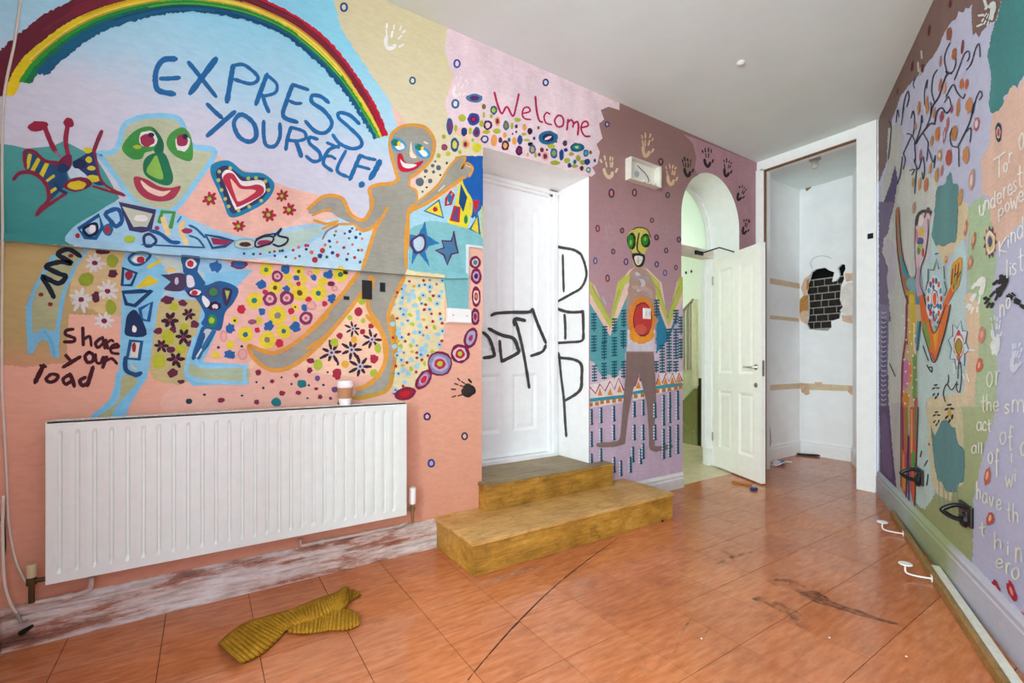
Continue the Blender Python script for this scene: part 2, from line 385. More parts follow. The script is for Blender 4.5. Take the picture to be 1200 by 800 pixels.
bm = nb(); tube(bm, [v - Vector((.004, 0, 0)) for v in spl(hp('215 230 200 190 225 150 280 132 340 140 360 155'), 5)], .002, 5); obj('crack_edge', bm, plain('crack_grey', '8d8a88', .8), WCB)
for s in ('20 390 33 372 44 390 60 392 100 380 112 400 60 410',): pass
HF = (860, 380, 4)
flake('bare_band', '300 272 345 276 588 288 588 314 340 306 300 298', .002, plain('band_tan', 'd8c0a0', .85, var=.1))
flake('exposed_plaster', '308 275 350 280 356 325 340 332 318 318', .003, BARE); flake('exposed_plaster', '540 288 578 290 570 325 550 330 535 315', .003, BARE); flake('exposed_plaster', '378 270 415 270 412 290 385 290', .003, PINKP)
HF = (860, 140, 4)
flake('adhesive_patch', '330 318 355 300 364 318 342 336', .003, plain('brown_patch', '8a7440', .8)); flake('adhesive_patch', '530 246 556 250 552 262 534 260', .003, plain('brown_patch', '8a7440', .8))
for za, zb, par in ((325, 334, 0), (447, 456, 0)):
    a0 = on_y(897, za if za < 400 else 451, CY); a1 = on_y(897, (za + 6) if za < 400 else 458, CY); z0 = .5 * (a0.z + a1.z)
    boxo('bare_band', (BX + .12, CY - .002, z0 - .03), (CX - .001, CY + .001, z0 + .03), plain('band_tan', 'd8c0a0', .85, var=.1), WCL)
a0 = on_y(897, 371, CY); boxo('bare_band', (BX + .12, CY - .002, a0.z - .02), (CX - .02, CY + .001, a0.z + .02), plain('band_tan', 'd8c0a0', .85, var=.1), WCL)
# closet ceiling rose and bulb holder
p = on_floor(955, 190, CZ - .04); lp = tag(empty('lamp_holder', (p.x, p.y, CZ)), 'small white batten lamp holder on the closet ceiling', 'lamp holder')
bm = nb(); lathe(bm, [(0, 0), (.05, 0), (.05, -.02), (.03, -.03), (0, -.03)], 20); obj('base', bm, plain('rose_grey', 'a9a59e', .5), lp)
bm = nb(); lathe(bm, [(0, -.028), (.026, -.028), (.03, -.07), (.024, -.09), (.024, -.1), (0, -.1)], 18); obj('socket', bm, plain('aged_plastic', 'cfcac0', .4), lp)
# baseboards
def skirt(name, label, p0, p1, h, t, mat, nrm, bead=.012):
    """baseboard with a beaded top, running from p0 to p1 (floor points on the wall), proud by t along nrm"""
    p0, p1, nrm = Vector(p0), Vector(p1), Vector(nrm); bm = nb(); up = Vector((0, 0, 1))
    prof = [(0, 0), (t, 0), (t, h - .05), (t - .005, h - .045), (t - .005, h - .03), (t * .9, h - .024), (t * .55, h - .012), (t * .3, h), (0, h)]
    A = [bm.verts.new(p0 + nrm * a + up * z) for a, z in prof]; B = [bm.verts.new(p1 + nrm * a + up * z) for a, z in prof]
    for i in range(len(prof) - 1): bm.faces.new((A[i], A[i + 1], B[i + 1], B[i]))
    bm.faces.new(A); bm.faces.new(B[::-1])
    return tag(obj(name, bm, mat), label, kind='structure')
skirt('baseboard_left', 'scuffed pink and white baseboard under the radiator', (NX, D, 0), (1.14, D, 0), .165, .018, SKIRT, (0, -1, 0))
skirt('baseboard_middle', 'white baseboard below the painted green-eyed figure', (2.55, D, 0), (RX0 + .012, D, 0), .13, .02, plain('skirt_white', 'dcdcdc', .5, var=.06), (0, -1, 0))
bm = nb()
skirt('baseboard_closet_back', 'white baseboard along the closet back wall', (CX, ry(CX), 0), (CX, CY, 0), .17, .018, CLOSET, (-1, 0, 0))
skirt('baseboard_closet_left', 'white baseboard along the closet side wall', (BX + .1, CY, 0), (CX, CY, 0), .17, .018, CLOSET, (0, -1, 0))
skirt('baseboard_closet_right', 'white baseboard at the right inside the closet', (BX + .09, ry(BX + .09), 0), (CX, ry(CX), 0), .17, .018, CLOSET, RN)
skirt('baseboard_near', 'scuffed baseboard at the corner beside the radiator', (NX, PY, 0), (NX, D, 0), .165, .018, SKIRT, (1, 0, 0))
RSK = grad('skirt_right_paint', 'X', [(0, 'b9b6c8'), (.38, 'bdbcc9'), (.44, '9aa678'), (.6, '9fae8c'), (.68, 'aebdba'), (.86, 'aab6ba'), (1, 'a79ab0')], .03, 1.9, 4.63, .5)
skirt('baseboard_right', 'beaded baseboard painted lavender, green and grey under the tree mural', (QX, ry(QX), 0), (BX - .03, ry(BX - .03), 0), .19, .022, RSK, RN)
# ------------------------------------------------------------------ door in the recess (four panels)
def panel_door(par, W, H, T, mat, panels, yoff=0):
    """leaf in local x (0..W), z (0..H), front face at y=0 facing -y; panels = list of (x0,x1,z0,z1); stiles and rails round recessed panels"""
    xs = sorted({0, W} | {v for p in panels for v in p[:2]}); zs = sorted({0, H} | {v for p in panels for v in p[2:]})
    bm = nb()
    inp = lambda x, z: any(p[0] < x < p[1] and p[2] < z < p[3] for p in panels)
    for x0, x1 in zip(xs, xs[1:]):
        for z0, z1 in zip(zs, zs[1:]):
            if not inp((x0 + x1) / 2, (z0 + z1) / 2): box(bm, (x0, 0, z0), (x1, T, z1))
    bmesh.ops.remove_doubles(bm, verts=bm.verts, dist=1e-5)
    obj('leaf', bm, mat, par)
    for (x0, x1, z0, z1) in panels:
        bm = nb(); m = .025
        for yy, s in ((.0, 1), (T, -1)):
            o_ = [(x0, yy, z0), (x1, yy, z0), (x1, yy, z1), (x0, yy, z1)]
            i_ = [(x0 + m, yy + s * .012, z0 + m), (x1 - m, yy + s * .012, z0 + m), (x1 - m, yy + s * .012, z1 - m), (x0 + m, yy + s * .012, z1 - m)]
            c_ = [(x0 + m + .03, yy + s * .006, z0 + m + .03), (x1 - m - .03, yy + s * .006, z0 + m + .03), (x1 - m - .03, yy + s * .006, z1 - m - .03), (x0 + m + .03, yy + s * .006, z1 - m - .03)]
            for A, B in ((o_, i_), (i_, c_)):
                for k in range(4): quad(bm, A[k], A[(k + 1) % 4], B[(k + 1) % 4], B[k])
            quad(bm, *c_)
        obj('panel', bm, mat, par)
DXL, DXR, DZT = 1.50, 2.262, 2.38
dr = tag(empty('door_1', (DXL, DY, AZ0 + .04)), 'closed white panelled door in the recess, tagged with black spray paint', kind='structure')
dw, dh = DXR - DXL, DZT - AZ0 - .04
zz = lambda y, x=620: on_y(x, y, DY).z - AZ0 - .04
panel_door(dr, dw, dh, .045, plain('recess_door_white', 'f4f6f5', .45, var=.03), [(.1, .33, .18, .62), (.43, .66, .18, .62), (.1, .33, .78, dh - .12), (.43, .66, .78, dh - .12)])
tr = tag(empty('trim_2', (AX0, DY, AZ0)), 'white moulded frame round the recessed door', kind='structure')
for nm, lo, hi in (('jamb', (DXR, DY - .03, AZ0), (AX1, DY + .05, AZ1)), ('jamb', (DXR + .03, DY - .045, AZ0), (AX1 - .015, DY - .02, AZ1 - .03)), ('jamb', (AX0, DY - .03, AZ0), (DXL, DY + .05, AZ1)), ('head', (AX0, DY - .03, DZT), (AX1, DY + .05, AZ1)),
                   ('head', (AX0, DY - .045, DZT + .02), (AX1, DY - .02, AZ1 - .015)), ('threshold', (AX0, DY - .05, AZ0), (DXR + .05, DY + .05, AZ0 + .035))):
    boxo(nm, *rel(tr, lo, hi), REVEAL, tr, .004)

# ------------------------------------------------------------------ wooden steps
st = tag(empty('door_steps', (1.9, 2.3, 0)), 'two stained plywood steps below the recessed white door', 'steps')
def sb(nm, lo, hi, m, bev=.004): return boxo(nm, *rel(st, lo, hi), m, st, bev)
sb('lower_riser', (1.13, 2.05, 0), (2.70, 2.075, .158), STEPF); sb('side_panel', (1.13, 2.07, 0), (1.155, D - .001, .158), STEPF); sb('side_panel', (2.675, 2.07, 0), (2.70, D - .001, .158), STEPF)
sb('lower_tread', (1.122, 2.042, .158), (2.708, D - .001, .178), STEPT)
sb('upper_riser', (1.42, 2.412, .178), (2.49, 2.435, .318), STEPF); sb('side_panel', (1.42, 2.43, .178), (1.443, D - .001, .318), STEPF); sb('side_panel', (2.467, 2.43, .178), (2.49, D - .001, .318), STEPF)
sb('upper_tread', (1.413, 2.405, .318), (2.497, D - .001, .334), STEPF)
sb('vinyl_cover', (1.416, 2.408, .334), (2.494, D - .001, .340), VINYL, .002)
rf = tag(boxo('floor_recess', (AX0 + .002, D, .318), (AX1 - .002, DY - .052, .340), VINYL), 'brown vinyl sill inside the door recess', kind='structure')

# ------------------------------------------------------------------ open door, arch frame, fanlight, hall
hin = Vector((4.366, 2.824, .012)); near = Vector((4.055, 2.165, .012)); u = (near - hin); LW = u.length; u.normalize()
od = tag(empty('door_2', hin), 'open white four-panel door with lever handle at the arched doorway', kind='structure')
od.rotation_euler = (0, 0, math.atan2(u.y, u.x)); DH = 2.115
bmx = DOORW
panel_door(od, LW, DH, .042, DOORW, [(.1, LW / 2 - .05, .2, .78), (LW / 2 + .05, LW - .1, .2, .78), (.1, LW / 2 - .05, .95, DH - .13), (LW / 2 + .05, LW - .1, .95, DH - .13)])
# which side faces the camera: local y=0 face has normal -y_local; check and build the furniture on that side
hz = on_floor(893, 570).z; HZ = 1.02
def lever(side):
    s = -1 if side == 0 else 1; y0 = 0 if side == 0 else .042
    bm = nb(); lathe(bm, [(0, 0), (.026, 0), (.026, .006), (.01, .01), (.01, .045), (0, .045)], 16, (LW - .065, y0, HZ), Matrix.Rotation(PI / 2 * (1 if s < 0 else -1), 4, 'X'))
    tube(bm, [(LW - .065, y0 + s * .045, HZ), (LW - .1, y0 + s * .05, HZ), (LW - .18, y0 + s * .045, HZ + .004)], [.01, .009, .007], 8)
    h_ = obj('lever_handle', bm, STEEL, od, True)
    bm = nb(); lathe(bm, [(0, 0), (.022, 0), (.022, .006), (0, .008)], 14, (LW - .065, y0, HZ - .16), Matrix.Rotation(PI / 2 * (1 if s < 0 else -1), 4, 'X')); obj('keyhole_plate', bm, STEEL, od)
lever(0); lever(1)
for z in (.25, 1.85):
    bm = nb(); tube(bm, [(0, -.006, z), (0, -.006, z + .09)], .007, 8); obj('hinge', bm, STEEL, od)
boxo('latch_plate', (LW, .01, HZ - .08), (LW + .002, .032, HZ + .06), STEEL, od)

fa = tag(empty('trim_3', (RCX, AY, 0)), 'white frame with transom and arched fanlight in the doorway', kind='structure')
BW = RRAD + SPL
def fb(nm, lo, hi, m=WHITE, bev=.004): return boxo(nm, lo, hi, m, fa, bev)
TRZ = 2.145
fb('jamb', (BW - .012, -.01, 0), (BW + .08, .09, TRZ)); fb('jamb', (-BW - .08, -.01, 0), (-BW + .012, .09, TRZ)); fb('transom', (-BW - .05, -.03, TRZ), (BW + .02, .09, TRZ + .075), plain('transom_paint', 'd9cfc2', .5))
fb('plinth_block', (BW - .05, -.02, 0), (BW + .09, .04, .18)); fb('door_stop', (BW - .035, .045, .18), (BW - .01, .09, TRZ))
bm = nb()
a_out = [(math.cos(PI * k / 24) * (BW + .02), RZS + math.sin(PI * k / 24) * (RRAD + .075)) for k in range(25)]; a_in = [(math.cos(PI * k / 24) * (BW - .028), RZS + math.sin(PI * k / 24) * (RRAD + .03)) for k in range(25)]
a_out = [(BW + .02, TRZ + .07)] + a_out + [(-BW - .02, TRZ + .07)]; a_in = [(BW - .028, TRZ + .07)] + a_in + [(-BW + .028, TRZ + .07)]
for k in range(len(a_out) - 1):
    for y in (0, .06): quad(bm, (a_out[k][0], y, a_out[k][1]), (a_out[k + 1][0], y, a_out[k + 1][1]), (a_in[k + 1][0], y, a_in[k + 1][1]), (a_in[k][0], y, a_in[k][1]))
    quad(bm, (a_in[k][0], 0, a_in[k][1]), (a_in[k + 1][0], 0, a_in[k + 1][1]), (a_in[k + 1][0], .06, a_in[k + 1][1]), (a_in[k][0], .06, a_in[k][1]))
obj('fanlight_bead', bm, WHITE, fa)
gm, nt, b = nodes('mint_glass'); b.inputs['Base Color'].default_value = srgb('dcefdd'); b.inputs['Transmission Weight'].default_value = .6; b.inputs['Roughness'].default_value = .35
bm = nb(); pv = [bm.verts.new((x, .04, z)) for x, z in a_in]; bm.faces.new(pv); obj('fanlight_pane', bm, gm, fa)
# door closer arm on the transom
dc = tag(empty('door_closer_arm', on_y(818, 297, AY - .05)), 'thin black folding door closer arm above the open door', 'door closer')
P = [on_y(816, 297, AY - .04), on_y(824, 296, AY - .06), on_y(843, 290, AY - .25), on_y(860, 295, AY - .45)]
bm = nb(); tube(bm, [p - dc.location for p in P[1:]], .007, 6); obj('arm', bm, BLACK, dc)
bm = nb(); box(bm, P[0] - dc.location - Vector((.03, .02, .012)), P[1] - dc.location + Vector((.01, .02, .012)), .004); obj('pivot_block', bm, BLACK, dc)

# stair hall beyond
MINT = grad('hall_mint', 'Z', [(0, '7d8450'), (.36, '7d8450'), (.40, 'e6e8da'), (.7, 'e8ece2'), (1, 'dfeadf')], .005, -.8, 3.1)
HX, HY = 6.5, 5.6
bm = nb()
quad(bm, (HX, AY, -1.2), (HX, HY, -1.2), (HX, HY, 3.4), (HX, AY, 3.4)); quad(bm, (2.9, HY, -1.2), (HX, HY, -1.2), (HX, HY, 3.4), (2.9, HY, 3.4))
quad(bm, (2.9, AY + .1, 0), (2.9, HY, 0), (2.9, HY, 3.4), (2.9, AY + .1, 3.4))
quad(bm, (2.9, AY + .08, 3.4), (HX, AY + .08, 3.4), (HX, HY, 3.4), (2.9, HY, 3.4))
quad(bm, (RCX + BW + .05, AY + .09, 0), (HX, AY + .09, 0), (HX, AY + .09, 3.4), (RCX + BW + .05, AY + .09, 3.4)); quad(bm, (2.9, AY + .09, 0), (RCX - BW - .05, AY + .09, 0), (RCX - BW - .05, AY + .09, 3.4), (2.9, AY + .09, 3.4))
tag(obj('wall_hall', bm, MINT), 'mint and olive walls of the stair hall beyond the arch', kind='structure')
bm = nb(); box(bm, (2.9, D - .0, -.1), (5.25, HY, -.002)); tag(obj('floor_hall', bm, plain('pale_vinyl', 'cdbf9e', .4, var=.15, scale=8)), 'pale scuffed vinyl landing beyond the arched doorway', kind='structure')
# balustrade: seen through the doorway
PX = 5.35
bs = tag(empty('stair_balustrade', on_x(806, 434, PX)), 'white stair balustrade and string in the green hall', 'balustrade')
bl = bs.location.copy()
def hpx(x, y, X=PX): return on_x(x, y, X) - bl
CREAM = plain('cream_gloss', 'eee6cc', .4)
for x in (801.5, 805.5, 809):
    t_ = 364 - (x - 800) * 1.05; bm = nb(); a0, a1 = hpx(x, 433), hpx(x, t_); box(bm, (a0.x - .012, a0.y - .012, a0.z), (a0.x + .012, a0.y + .012, a1.z)); obj('baluster', bm, plain('baluster_grey', 'b9b09a', .5), bs)
bm = nb(); tube(bm, [hpx(795, 370), hpx(812.5, 351)], .02, 8); obj('handrail', bm, plain('handrail_grey', '9a937f', .4), bs)
bm = nb(); a0, a1 = hpx(815, 452), hpx(813, 352); box(bm, (a0.x - .02, a0.y - .03, a0.z), (a0.x + .02, a0.y + .03, a1.z)); obj('newel_post', bm, CREAM, bs)
bm = nb(); pts = [hpx(*v) for v in ((790, 433), (816, 433), (816, 455), (812, 455), (798, 470), (790, 470))]
prism(bm, [(p.y, p.z) for p in pts], Matrix(((0, 0, 1, .0), (1, 0, 0, 0), (0, 1, 0, 0), (0, 0, 0, 1))), .03); obj('string_board', bm, plain('string_paint', 'd6d8bc', .5), bs)
lr = tag(empty('stair_handrail', on_x(806, 500, PX - .05)), 'thin brass handrail descending the hall stairs', 'handrail')
l0 = lr.location.copy(); bm = nb(); tube(bm, [on_x(x, y, PX - .05) - l0 for x, y in ((796, 490), (806, 502), (811, 506), (814, 504))], .012, 8); obj('rail', bm, plain('olive_gloss', '9b985c', .35), lr)
bm = nb(); tube(bm, [on_x(811, 506, PX - .05) - l0, on_x(811, 530, PX - .05) - l0], .012, 8); obj('post', bm, plain('olive_gloss', '9b985c', .35), lr)
w0 = on_x(817.5, 443, PX + .3); w1 = on_x(828, 528, PX + .3); boxo('hall_doorway', (PX + .3, w1.y - .1, -.3), (PX + .34, w0.y, w0.z), plain('dark_doorway', '463e2c', .6))
tag(bpy.data.objects['hall_doorway'], 'dark brown door panel at the back of the stair hall', 'panel')
boxo('alcove_panel', (PX + .22, on_x(816, 500, PX + .22).y + .0, -1), (PX + .25, on_x(790, 500, PX + .22).y, on_x(800, 440, PX + .22).z), plain('olive_wall', '8a8a50', .6))
tag(bpy.data.objects['alcove_panel'], 'olive green panelled wall under the hall balustrade', 'panel')
for i, (x, y) in enumerate(((804, 319.5), (810.3, 318))):
    c = on_x(x, y, HX - .002); q_ = tag(boxo('wall_clip', (c.x - .01, c.y - .012, c.z - .02), (c.x + .002, c.y + .012, c.z + .02), BLACK), ('upright' , 'slanting')[i] + ' small black mark fixed on the pale hall wall', 'clip')

# ------------------------------------------------------------------ radiator
RXA, RXB, RZA, RZB, RYF = -.495, .910, .258, .866, 2.40
rd = tag(empty('radiator', ((RXA + RXB) / 2, D, RZA)), 'long white ribbed panel radiator under the EXPRESS YOURSELF lettering', 'radiator'); rl = rd.location.copy()
N = 27; bx0, bx1 = RXA + .03, RXB - .03; pitch = (bx1 - bx0) / N; prof = [(RXA, .0)]
z_in0, z_in1 = RZA + .045, RZB - .045
bm = nb()
def rv(x, y, z): return bm.verts.new(Vector((x, RYF + y, z)) - rl)
cols = []
xsd = [(RXA, 0), (RXA + .004, -.001), (bx0 - .002, -.001)]
for i in range(N):
    x = bx0 + i * pitch; xsd += [(x + .001, .0), (x + .004, .007), (x + .012, .007), (x + .016, .0), (x + pitch * .72, -.0015)]
xsd += [(bx1 + .002, -.001), (RXB - .004, -.001), (RXB, 0)]
rows = [(RZA, 0, 0), (RZA + .006, 0, 0), (z_in0 - .012, 0, 0), (z_in0 + .006, 1, 0), (z_in1 - .006, 1, 0), (z_in1 + .012, 0, 0), (RZB - .006, 0, 0), (RZB, 0, .004)]
grid = [[rv(x, (y * a if y > 0 else y * a), z) for x, y in xsd] for z, a, _ in rows]
for A, B in zip(grid, grid[1:]):
    for k in range(len(A) - 1): bm.faces.new((A[k], A[k + 1], B[k + 1], B[k]))
obj('front_panel', bm, RADM, rd)
def rb(nm, lo, hi, m=RADM, bev=.002): return boxo(nm, *rel(rd, lo, hi), m, rd, bev)
rb('side_panel', (RXA, RYF + .001, RZA), (RXA + .004, D - .03, RZB)); rb('side_panel', (RXB - .004, RYF + .001, RZA), (RXB, D - .03, RZB))
rb('back_panel', (RXA + .01, D - .035, RZA + .01), (RXB - .01, D - .028, RZB - .01)); rb('bottom_edge', (RXA + .004, RYF + .001, RZA), (RXB - .004, RYF + .018, RZA + .004))
bm = nb(); ng = 94; gx = (RXB - RXA - .008) / ng
for i in range(ng): box(bm, Vector((RXA + .004 + i * gx, RYF + .02, RZB - .005)) - rl, Vector((RXA + .004 + i * gx + gx * .55, D - .045, RZB - .001)) - rl)
box(bm, Vector((RXA + .004, RYF, RZB - .006)) - rl, Vector((RXB - .004, RYF + .02, RZB)) - rl); box(bm, Vector((RXA + .004, D - .048, RZB - .006)) - rl, Vector((RXB - .004, D - .03, RZB)) - rl)
obj('top_grille', bm, RADM, rd)
# thermostatic valve (right) and lockshield (left)
c = on_y(483.5, 571, RYF + .05) - rl; bm = nb(); zt = c.z
zb = (on_y(483.5, 590, RYF + .05) - rl).z
lathe(bm, [(0, zb), (.017, zb), (.019, zb + .012), (.019, zt - .004), (.016, zt), (0, zt)], 18, (c.x, c.y, 0)); tv = obj('thermostat_head', bm, PLAST, rd, False)
bm = nb(); zb2 = (on_y(483.5, 612, RYF + .05) - rl).z
lathe(bm, [(0, zb2), (.009, zb2), (.009, zb - .04), (.014, zb - .038), (.014, zb - .02), (.01, zb - .018), (.01, zb), (0, zb)], 14, (c.x, c.y, 0))
tube(bm, [(c.x, c.y, zb - .028), (RXB - rl.x + .001, c.y, zb - .028)], .009, 8); obj('valve_body', bm, BRASS, rd)
c = on_y(37, 672, RYF + .05) - rl; bm = nb(); z1 = (on_y(37, 661, RYF + .05) - rl).z; z0 = (on_y(37, 676, RYF + .05) - rl).z; zk = (on_y(37, 706, RYF + .05) - rl).z
lathe(bm, [(0, z0), (.014, z0), (.015, z1 - .004), (.012, z1), (0, z1)], 16, (c.x, c.y, 0)); obj('lockshield_cap', bm, plain('yellowed_cap', 'cdbf95', .5), rd)
bm = nb(); lathe(bm, [(0, zk), (.009, zk), (.009, z0 - .03), (.015, z0 - .028), (.015, z0 - .004), (.01, z0), (0, z0)], 14, (c.x, c.y, 0)); tube(bm, [(c.x, c.y, z0 - .016), (RXA - rl.x + .01, c.y, z0 - .016)], .009, 8); obj('valve_body', bm, plain('dirty_brass', '54482f', .4, metal=.6), rd)
# heating pipes along the baseboard top
hpip = tag(empty('heating_pipe', (.3, D - .03, .17)), 'thin painted heating pipe running along the baseboard under the radiator', 'pipe'); hl = hpip.location.copy()
bm = nb(); YP = D - .035; PM = [on_y(478, 612, YP + .0), on_y(468, 616, YP), on_y(420, 626, YP), on_y(353, 639, YP)]
tube(bm, [v - hl for v in PM] + [on_y(351.5, 631, YP) - hl], .0085, 8); obj('pipe_run', bm, PIPEM, hpip, True)
for x, y in ((377, 634.5), (426, 625)):
    p = on_y(x, y, YP) - hl; bm = nb(); tube(bm, [p - Vector((.01, 0, 0)), p + Vector((.01, 0, 0))], .013, 10); obj('pipe_joint', bm, PIPEM, hpip)
h2 = tag(empty('heating_pipe', (-.3, D - .03, .17)), 'painted elbow pipe by the lockshield valve at the radiator corner', 'pipe'); hl2 = h2.location.copy()
bm = nb(); tube(bm, [v - hl2 for v in spl([on_y(40, 706, YP - .01), on_y(62, 702, YP - .01), on_y(80, 699, YP - .01), on_y(100, 693, YP - .01), on_y(106, 688, YP - .01), on_y(107, 676, YP - .01)], 5)], .009, 8); obj('pipe_run', bm, PIPEM, h2, True)
p = on_y(80, 699, YP - .01) - hl2; bm = nb(); tube(bm, [p - Vector((.012, 0, 0)), p + Vector((.012, 0, 0))], .014, 10); obj('pipe_joint', bm, PIPEM, h2)

# ------------------------------------------------------------------ coffee cup on the radiator
cp = tag(empty('coffee_cup', (.600, 2.452, RZB)), 'white takeaway coffee cup with brown sleeve on the radiator', 'cup')
bm = nb(); lathe(bm, [(0, 0), (.0265, 0), (.0275, .003), (.038, .1), (0, .1)], 36); obj('cup_body', bm, plain('paper_cup', 'f3f1ee', .6, var=.02), cp, False)
bm = nb(); lathe(bm, [(.0318, .035), (.0318 + .001, .035), (.0382, .09), (.037, .09)], 36); obj('sleeve', bm, plain('kraft_sleeve', 'b88a62', .8, var=.1, scale=60), cp)
bm = nb(); lathe(bm, [(.0385, .098), (.041, .098), (.041, .104), (.0385, .106), (.037, .121), (.0345, .123), (.033, .117), (0, .117)], 36); obj('lid', bm, plain('cup_lid', 'f4f4f4', .35, var=.02), cp)

# ------------------------------------------------------------------ mustard corduroy garment on the floor
CORD = None
def cord_mat():
    m, nt, b = nodes('mustard_corduroy'); n = noise(nt, 90, 3); n2 = noise(nt, 9, 4)
    r = ramp(nt, n2.outputs[0], [(.3, 'a0751a'), (.7, 'c69430')]); r2 = ramp(nt, n.outputs[0], [(.3, 'b0a890'), (.7, 'ffffff')])
    nt.links.new(mix(nt, .7, r.outputs[0], r2.outputs[0], 'MULTIPLY'), b.inputs['Base Color']); b.inputs['Roughness'].default_value = .9
    b.inputs['Specular IOR Level'].default_value = .1
    bump(nt, b, n.outputs[0], .4, .002); return m
CORD = cord_mat()
gar = tag(empty('corduroy_garment', on_floor(340, 730)), 'crumpled mustard corduroy garment lying on the floor tiles', 'garment'); gl = gar.location.copy()
def strip(nm, top, bot, nrib, hgt, z0=.0, nv=14, thick=.006, wob=.006, seed=1, zt=None):
    rnd = random.Random(seed)
    fl = lambda s: [on_floor(240 + s[i] / 6, 670 + s[i + 1] / 6) for i in range(0, len(s), 2)]
    T = [float(v) for v in top.split()]; B = [float(v) for v in bot.split()]
    T = spl(fl(T), 12); B = spl(fl(B), 12)
    def samp(c, t):
        k = t * (len(c) - 1); i = min(int(k), len(c) - 2); return c[i].lerp(c[i + 1], k - i)
    nu = nrib * 6; bm = nb(); G = []
    ph = [rnd.uniform(0, 6) for _ in range(4)]
    for i in range(nu + 1):
        tu = i / nu; a, c_ = samp(T, tu), samp(B, tu); row = []
        rib = .5 + .5 * math.cos(2 * PI * tu * nrib)
        for j in range(nv + 1):
            v = j / nv; p = a.lerp(c_, v)
            e = math.sin(PI * min(max(v, .0), 1)) ** .45
            z = z0 + hgt * e * (.75 + .25 * math.sin(tu * 9 + ph[0] + v * 3)) + rib * .0075 * (.3 + .7 * e) + wob * math.sin(tu * 23 + ph[1] + v * 5) * e * .5 + .003
            if zt: z += zt(tu, v)
            # keep the outline as seen: points raised are pulled towards the camera ray
            p2 = O + (p - O) * ((CAMZ - z) / CAMZ)
            row.append(bm.verts.new(Vector((p2.x, p2.y, z)) - gl))
        G.append(row)
    for A, Bq in zip(G, G[1:]):
        for k in range(nv): bm.faces.new((A[k], A[k + 1], Bq[k + 1], Bq[k]))
    o = obj(nm, bm, CORD, gar, True); s = o.modifiers.new('thick', 'SOLIDIFY'); s.thickness = .004; s.offset = -1
    return o
strip('sleeve', '95 505 190 420 300 355 450 310 600 268 740 212 830 178 920 148 990 115', '258 645 400 578 520 470 590 400 700 362 760 350 880 300 950 275 985 245', 36, .028, seed=2)
strip('folded_flap', '575 400 700 335 820 280 900 255 1005 262 1088 308', '590 425 690 432 800 425 880 412 1000 406 1090 372', 20, .012, seed=5)
strip('cuff', '925 145 965 110 1000 98 1018 108', '985 250 988 245 990 240 992 232', 5, .014, z0=.012, seed=4, nv=10)
strip('cuff', '1015 120 1045 120 1070 130 1098 155', '985 250 1005 225 1035 198 1095 165', 6, .008, seed=6, nv=8)

# ------------------------------------------------------------------ wall fittings
def wallbox(nm, label, cat, x0, y0, x1, y1, dep, mat, bev=.004):
    a, b2 = on_y(x0, y0, D), on_y(x1, y1, D); e = tag(empty(nm, ((a.x + b2.x) / 2, D, b2.z)), label, cat)
    return e, (b2.x - a.x) / 2, a.z - b2.z
e, hw, hh = wallbox('junction_box', 'white plastic cover box on the teal wall trunking', 'box', 522.5, 361, 549.5, 379, .03, PLAST)
boxo('cover', (-hw, -.035, 0), (hw, -.001, hh), PLAST, e, .005); boxo('base_lip', (-hw - .004, -.012, -.004), (hw + .004, -.0005, .006), PLAST, e)
for sx in (-.6, .6):
    bm = nb(); lathe(bm, [(0, 0), (.005, 0), (.004, .002), (0, .002)], 8, (sx * hw, -.035, hh / 2), Matrix.Rotation(PI / 2, 4, 'X')); obj('screw', bm, STEEL, e)
e, hw, hh = wallbox('light_switch', 'white light switch plate on the painted red target belly', 'switch', 752, 361, 762.5, 374, .01, PLAST)
hw = .043; hh = .086
boxo('plate', (-hw, -.012, 0), (hw, -.001, hh), PLAST, e, .003)
for sx in (-.02, .02): boxo('rocker', (sx - .012, -.017, .025), (sx + .012, -.01, .06), plain('rocker_grey', 'd8d8d4', .3), e, .002)
e, hw, hh = wallbox('emergency_light', 'gutted white emergency light housing on the mauve wall', 'light', 731, 190, 770, 216, .06, PLAST)
HSG = plain('aged_housing', 'e4e1d4', .4)
a = on_y(729, 199, D); b2 = on_y(765, 208, D)
hw = (b2.x - a.x) / 2; zc = a.z * .5 + b2.z * .5 - e.location.z; hh = .085
boxo('back_tray', (-hw, -.006, zc - hh), (hw, -.001, zc + hh), HSG, e)
for lo, hi in (((-hw, -.058, zc + hh - .004), (hw, -.001, zc + hh + .001)), ((-hw, -.058, zc - hh - .001), (hw, -.001, zc - hh + .004)), ((-hw - .003, -.058, zc - hh), (-hw + .012, -.001, zc + hh)), ((hw - .02, -.058, zc - hh), (hw + .003, -.001, zc + hh))):
    boxo('housing_side', lo, hi, HSG, e, .003)
bm = nb(); tube(bm, spl([(-.05, -.01, zc + .06), (-.04, -.03, zc + .03), (.03, -.02, zc + .01), (.07, -.02, zc - .03), (.06, -.02, zc - .06)], 5), .003, 6); obj('loose_wire', bm, BLACK, e)
bm = nb(); lathe(bm, [(0, 0), (.025, 0), (.02, .012), (0, .012)], 12, (-.06, -.006, zc - .01), Matrix.Rotation(PI / 2, 4, 'X')); obj('grommet', bm, plain('grommet_grey', 'a8a8a4', .5), e)
for x in (-.04, .03, .08): boxo('clip', (x, -.072, zc - hh), (x + .02, -.05, zc - hh + .015), HSG, e)
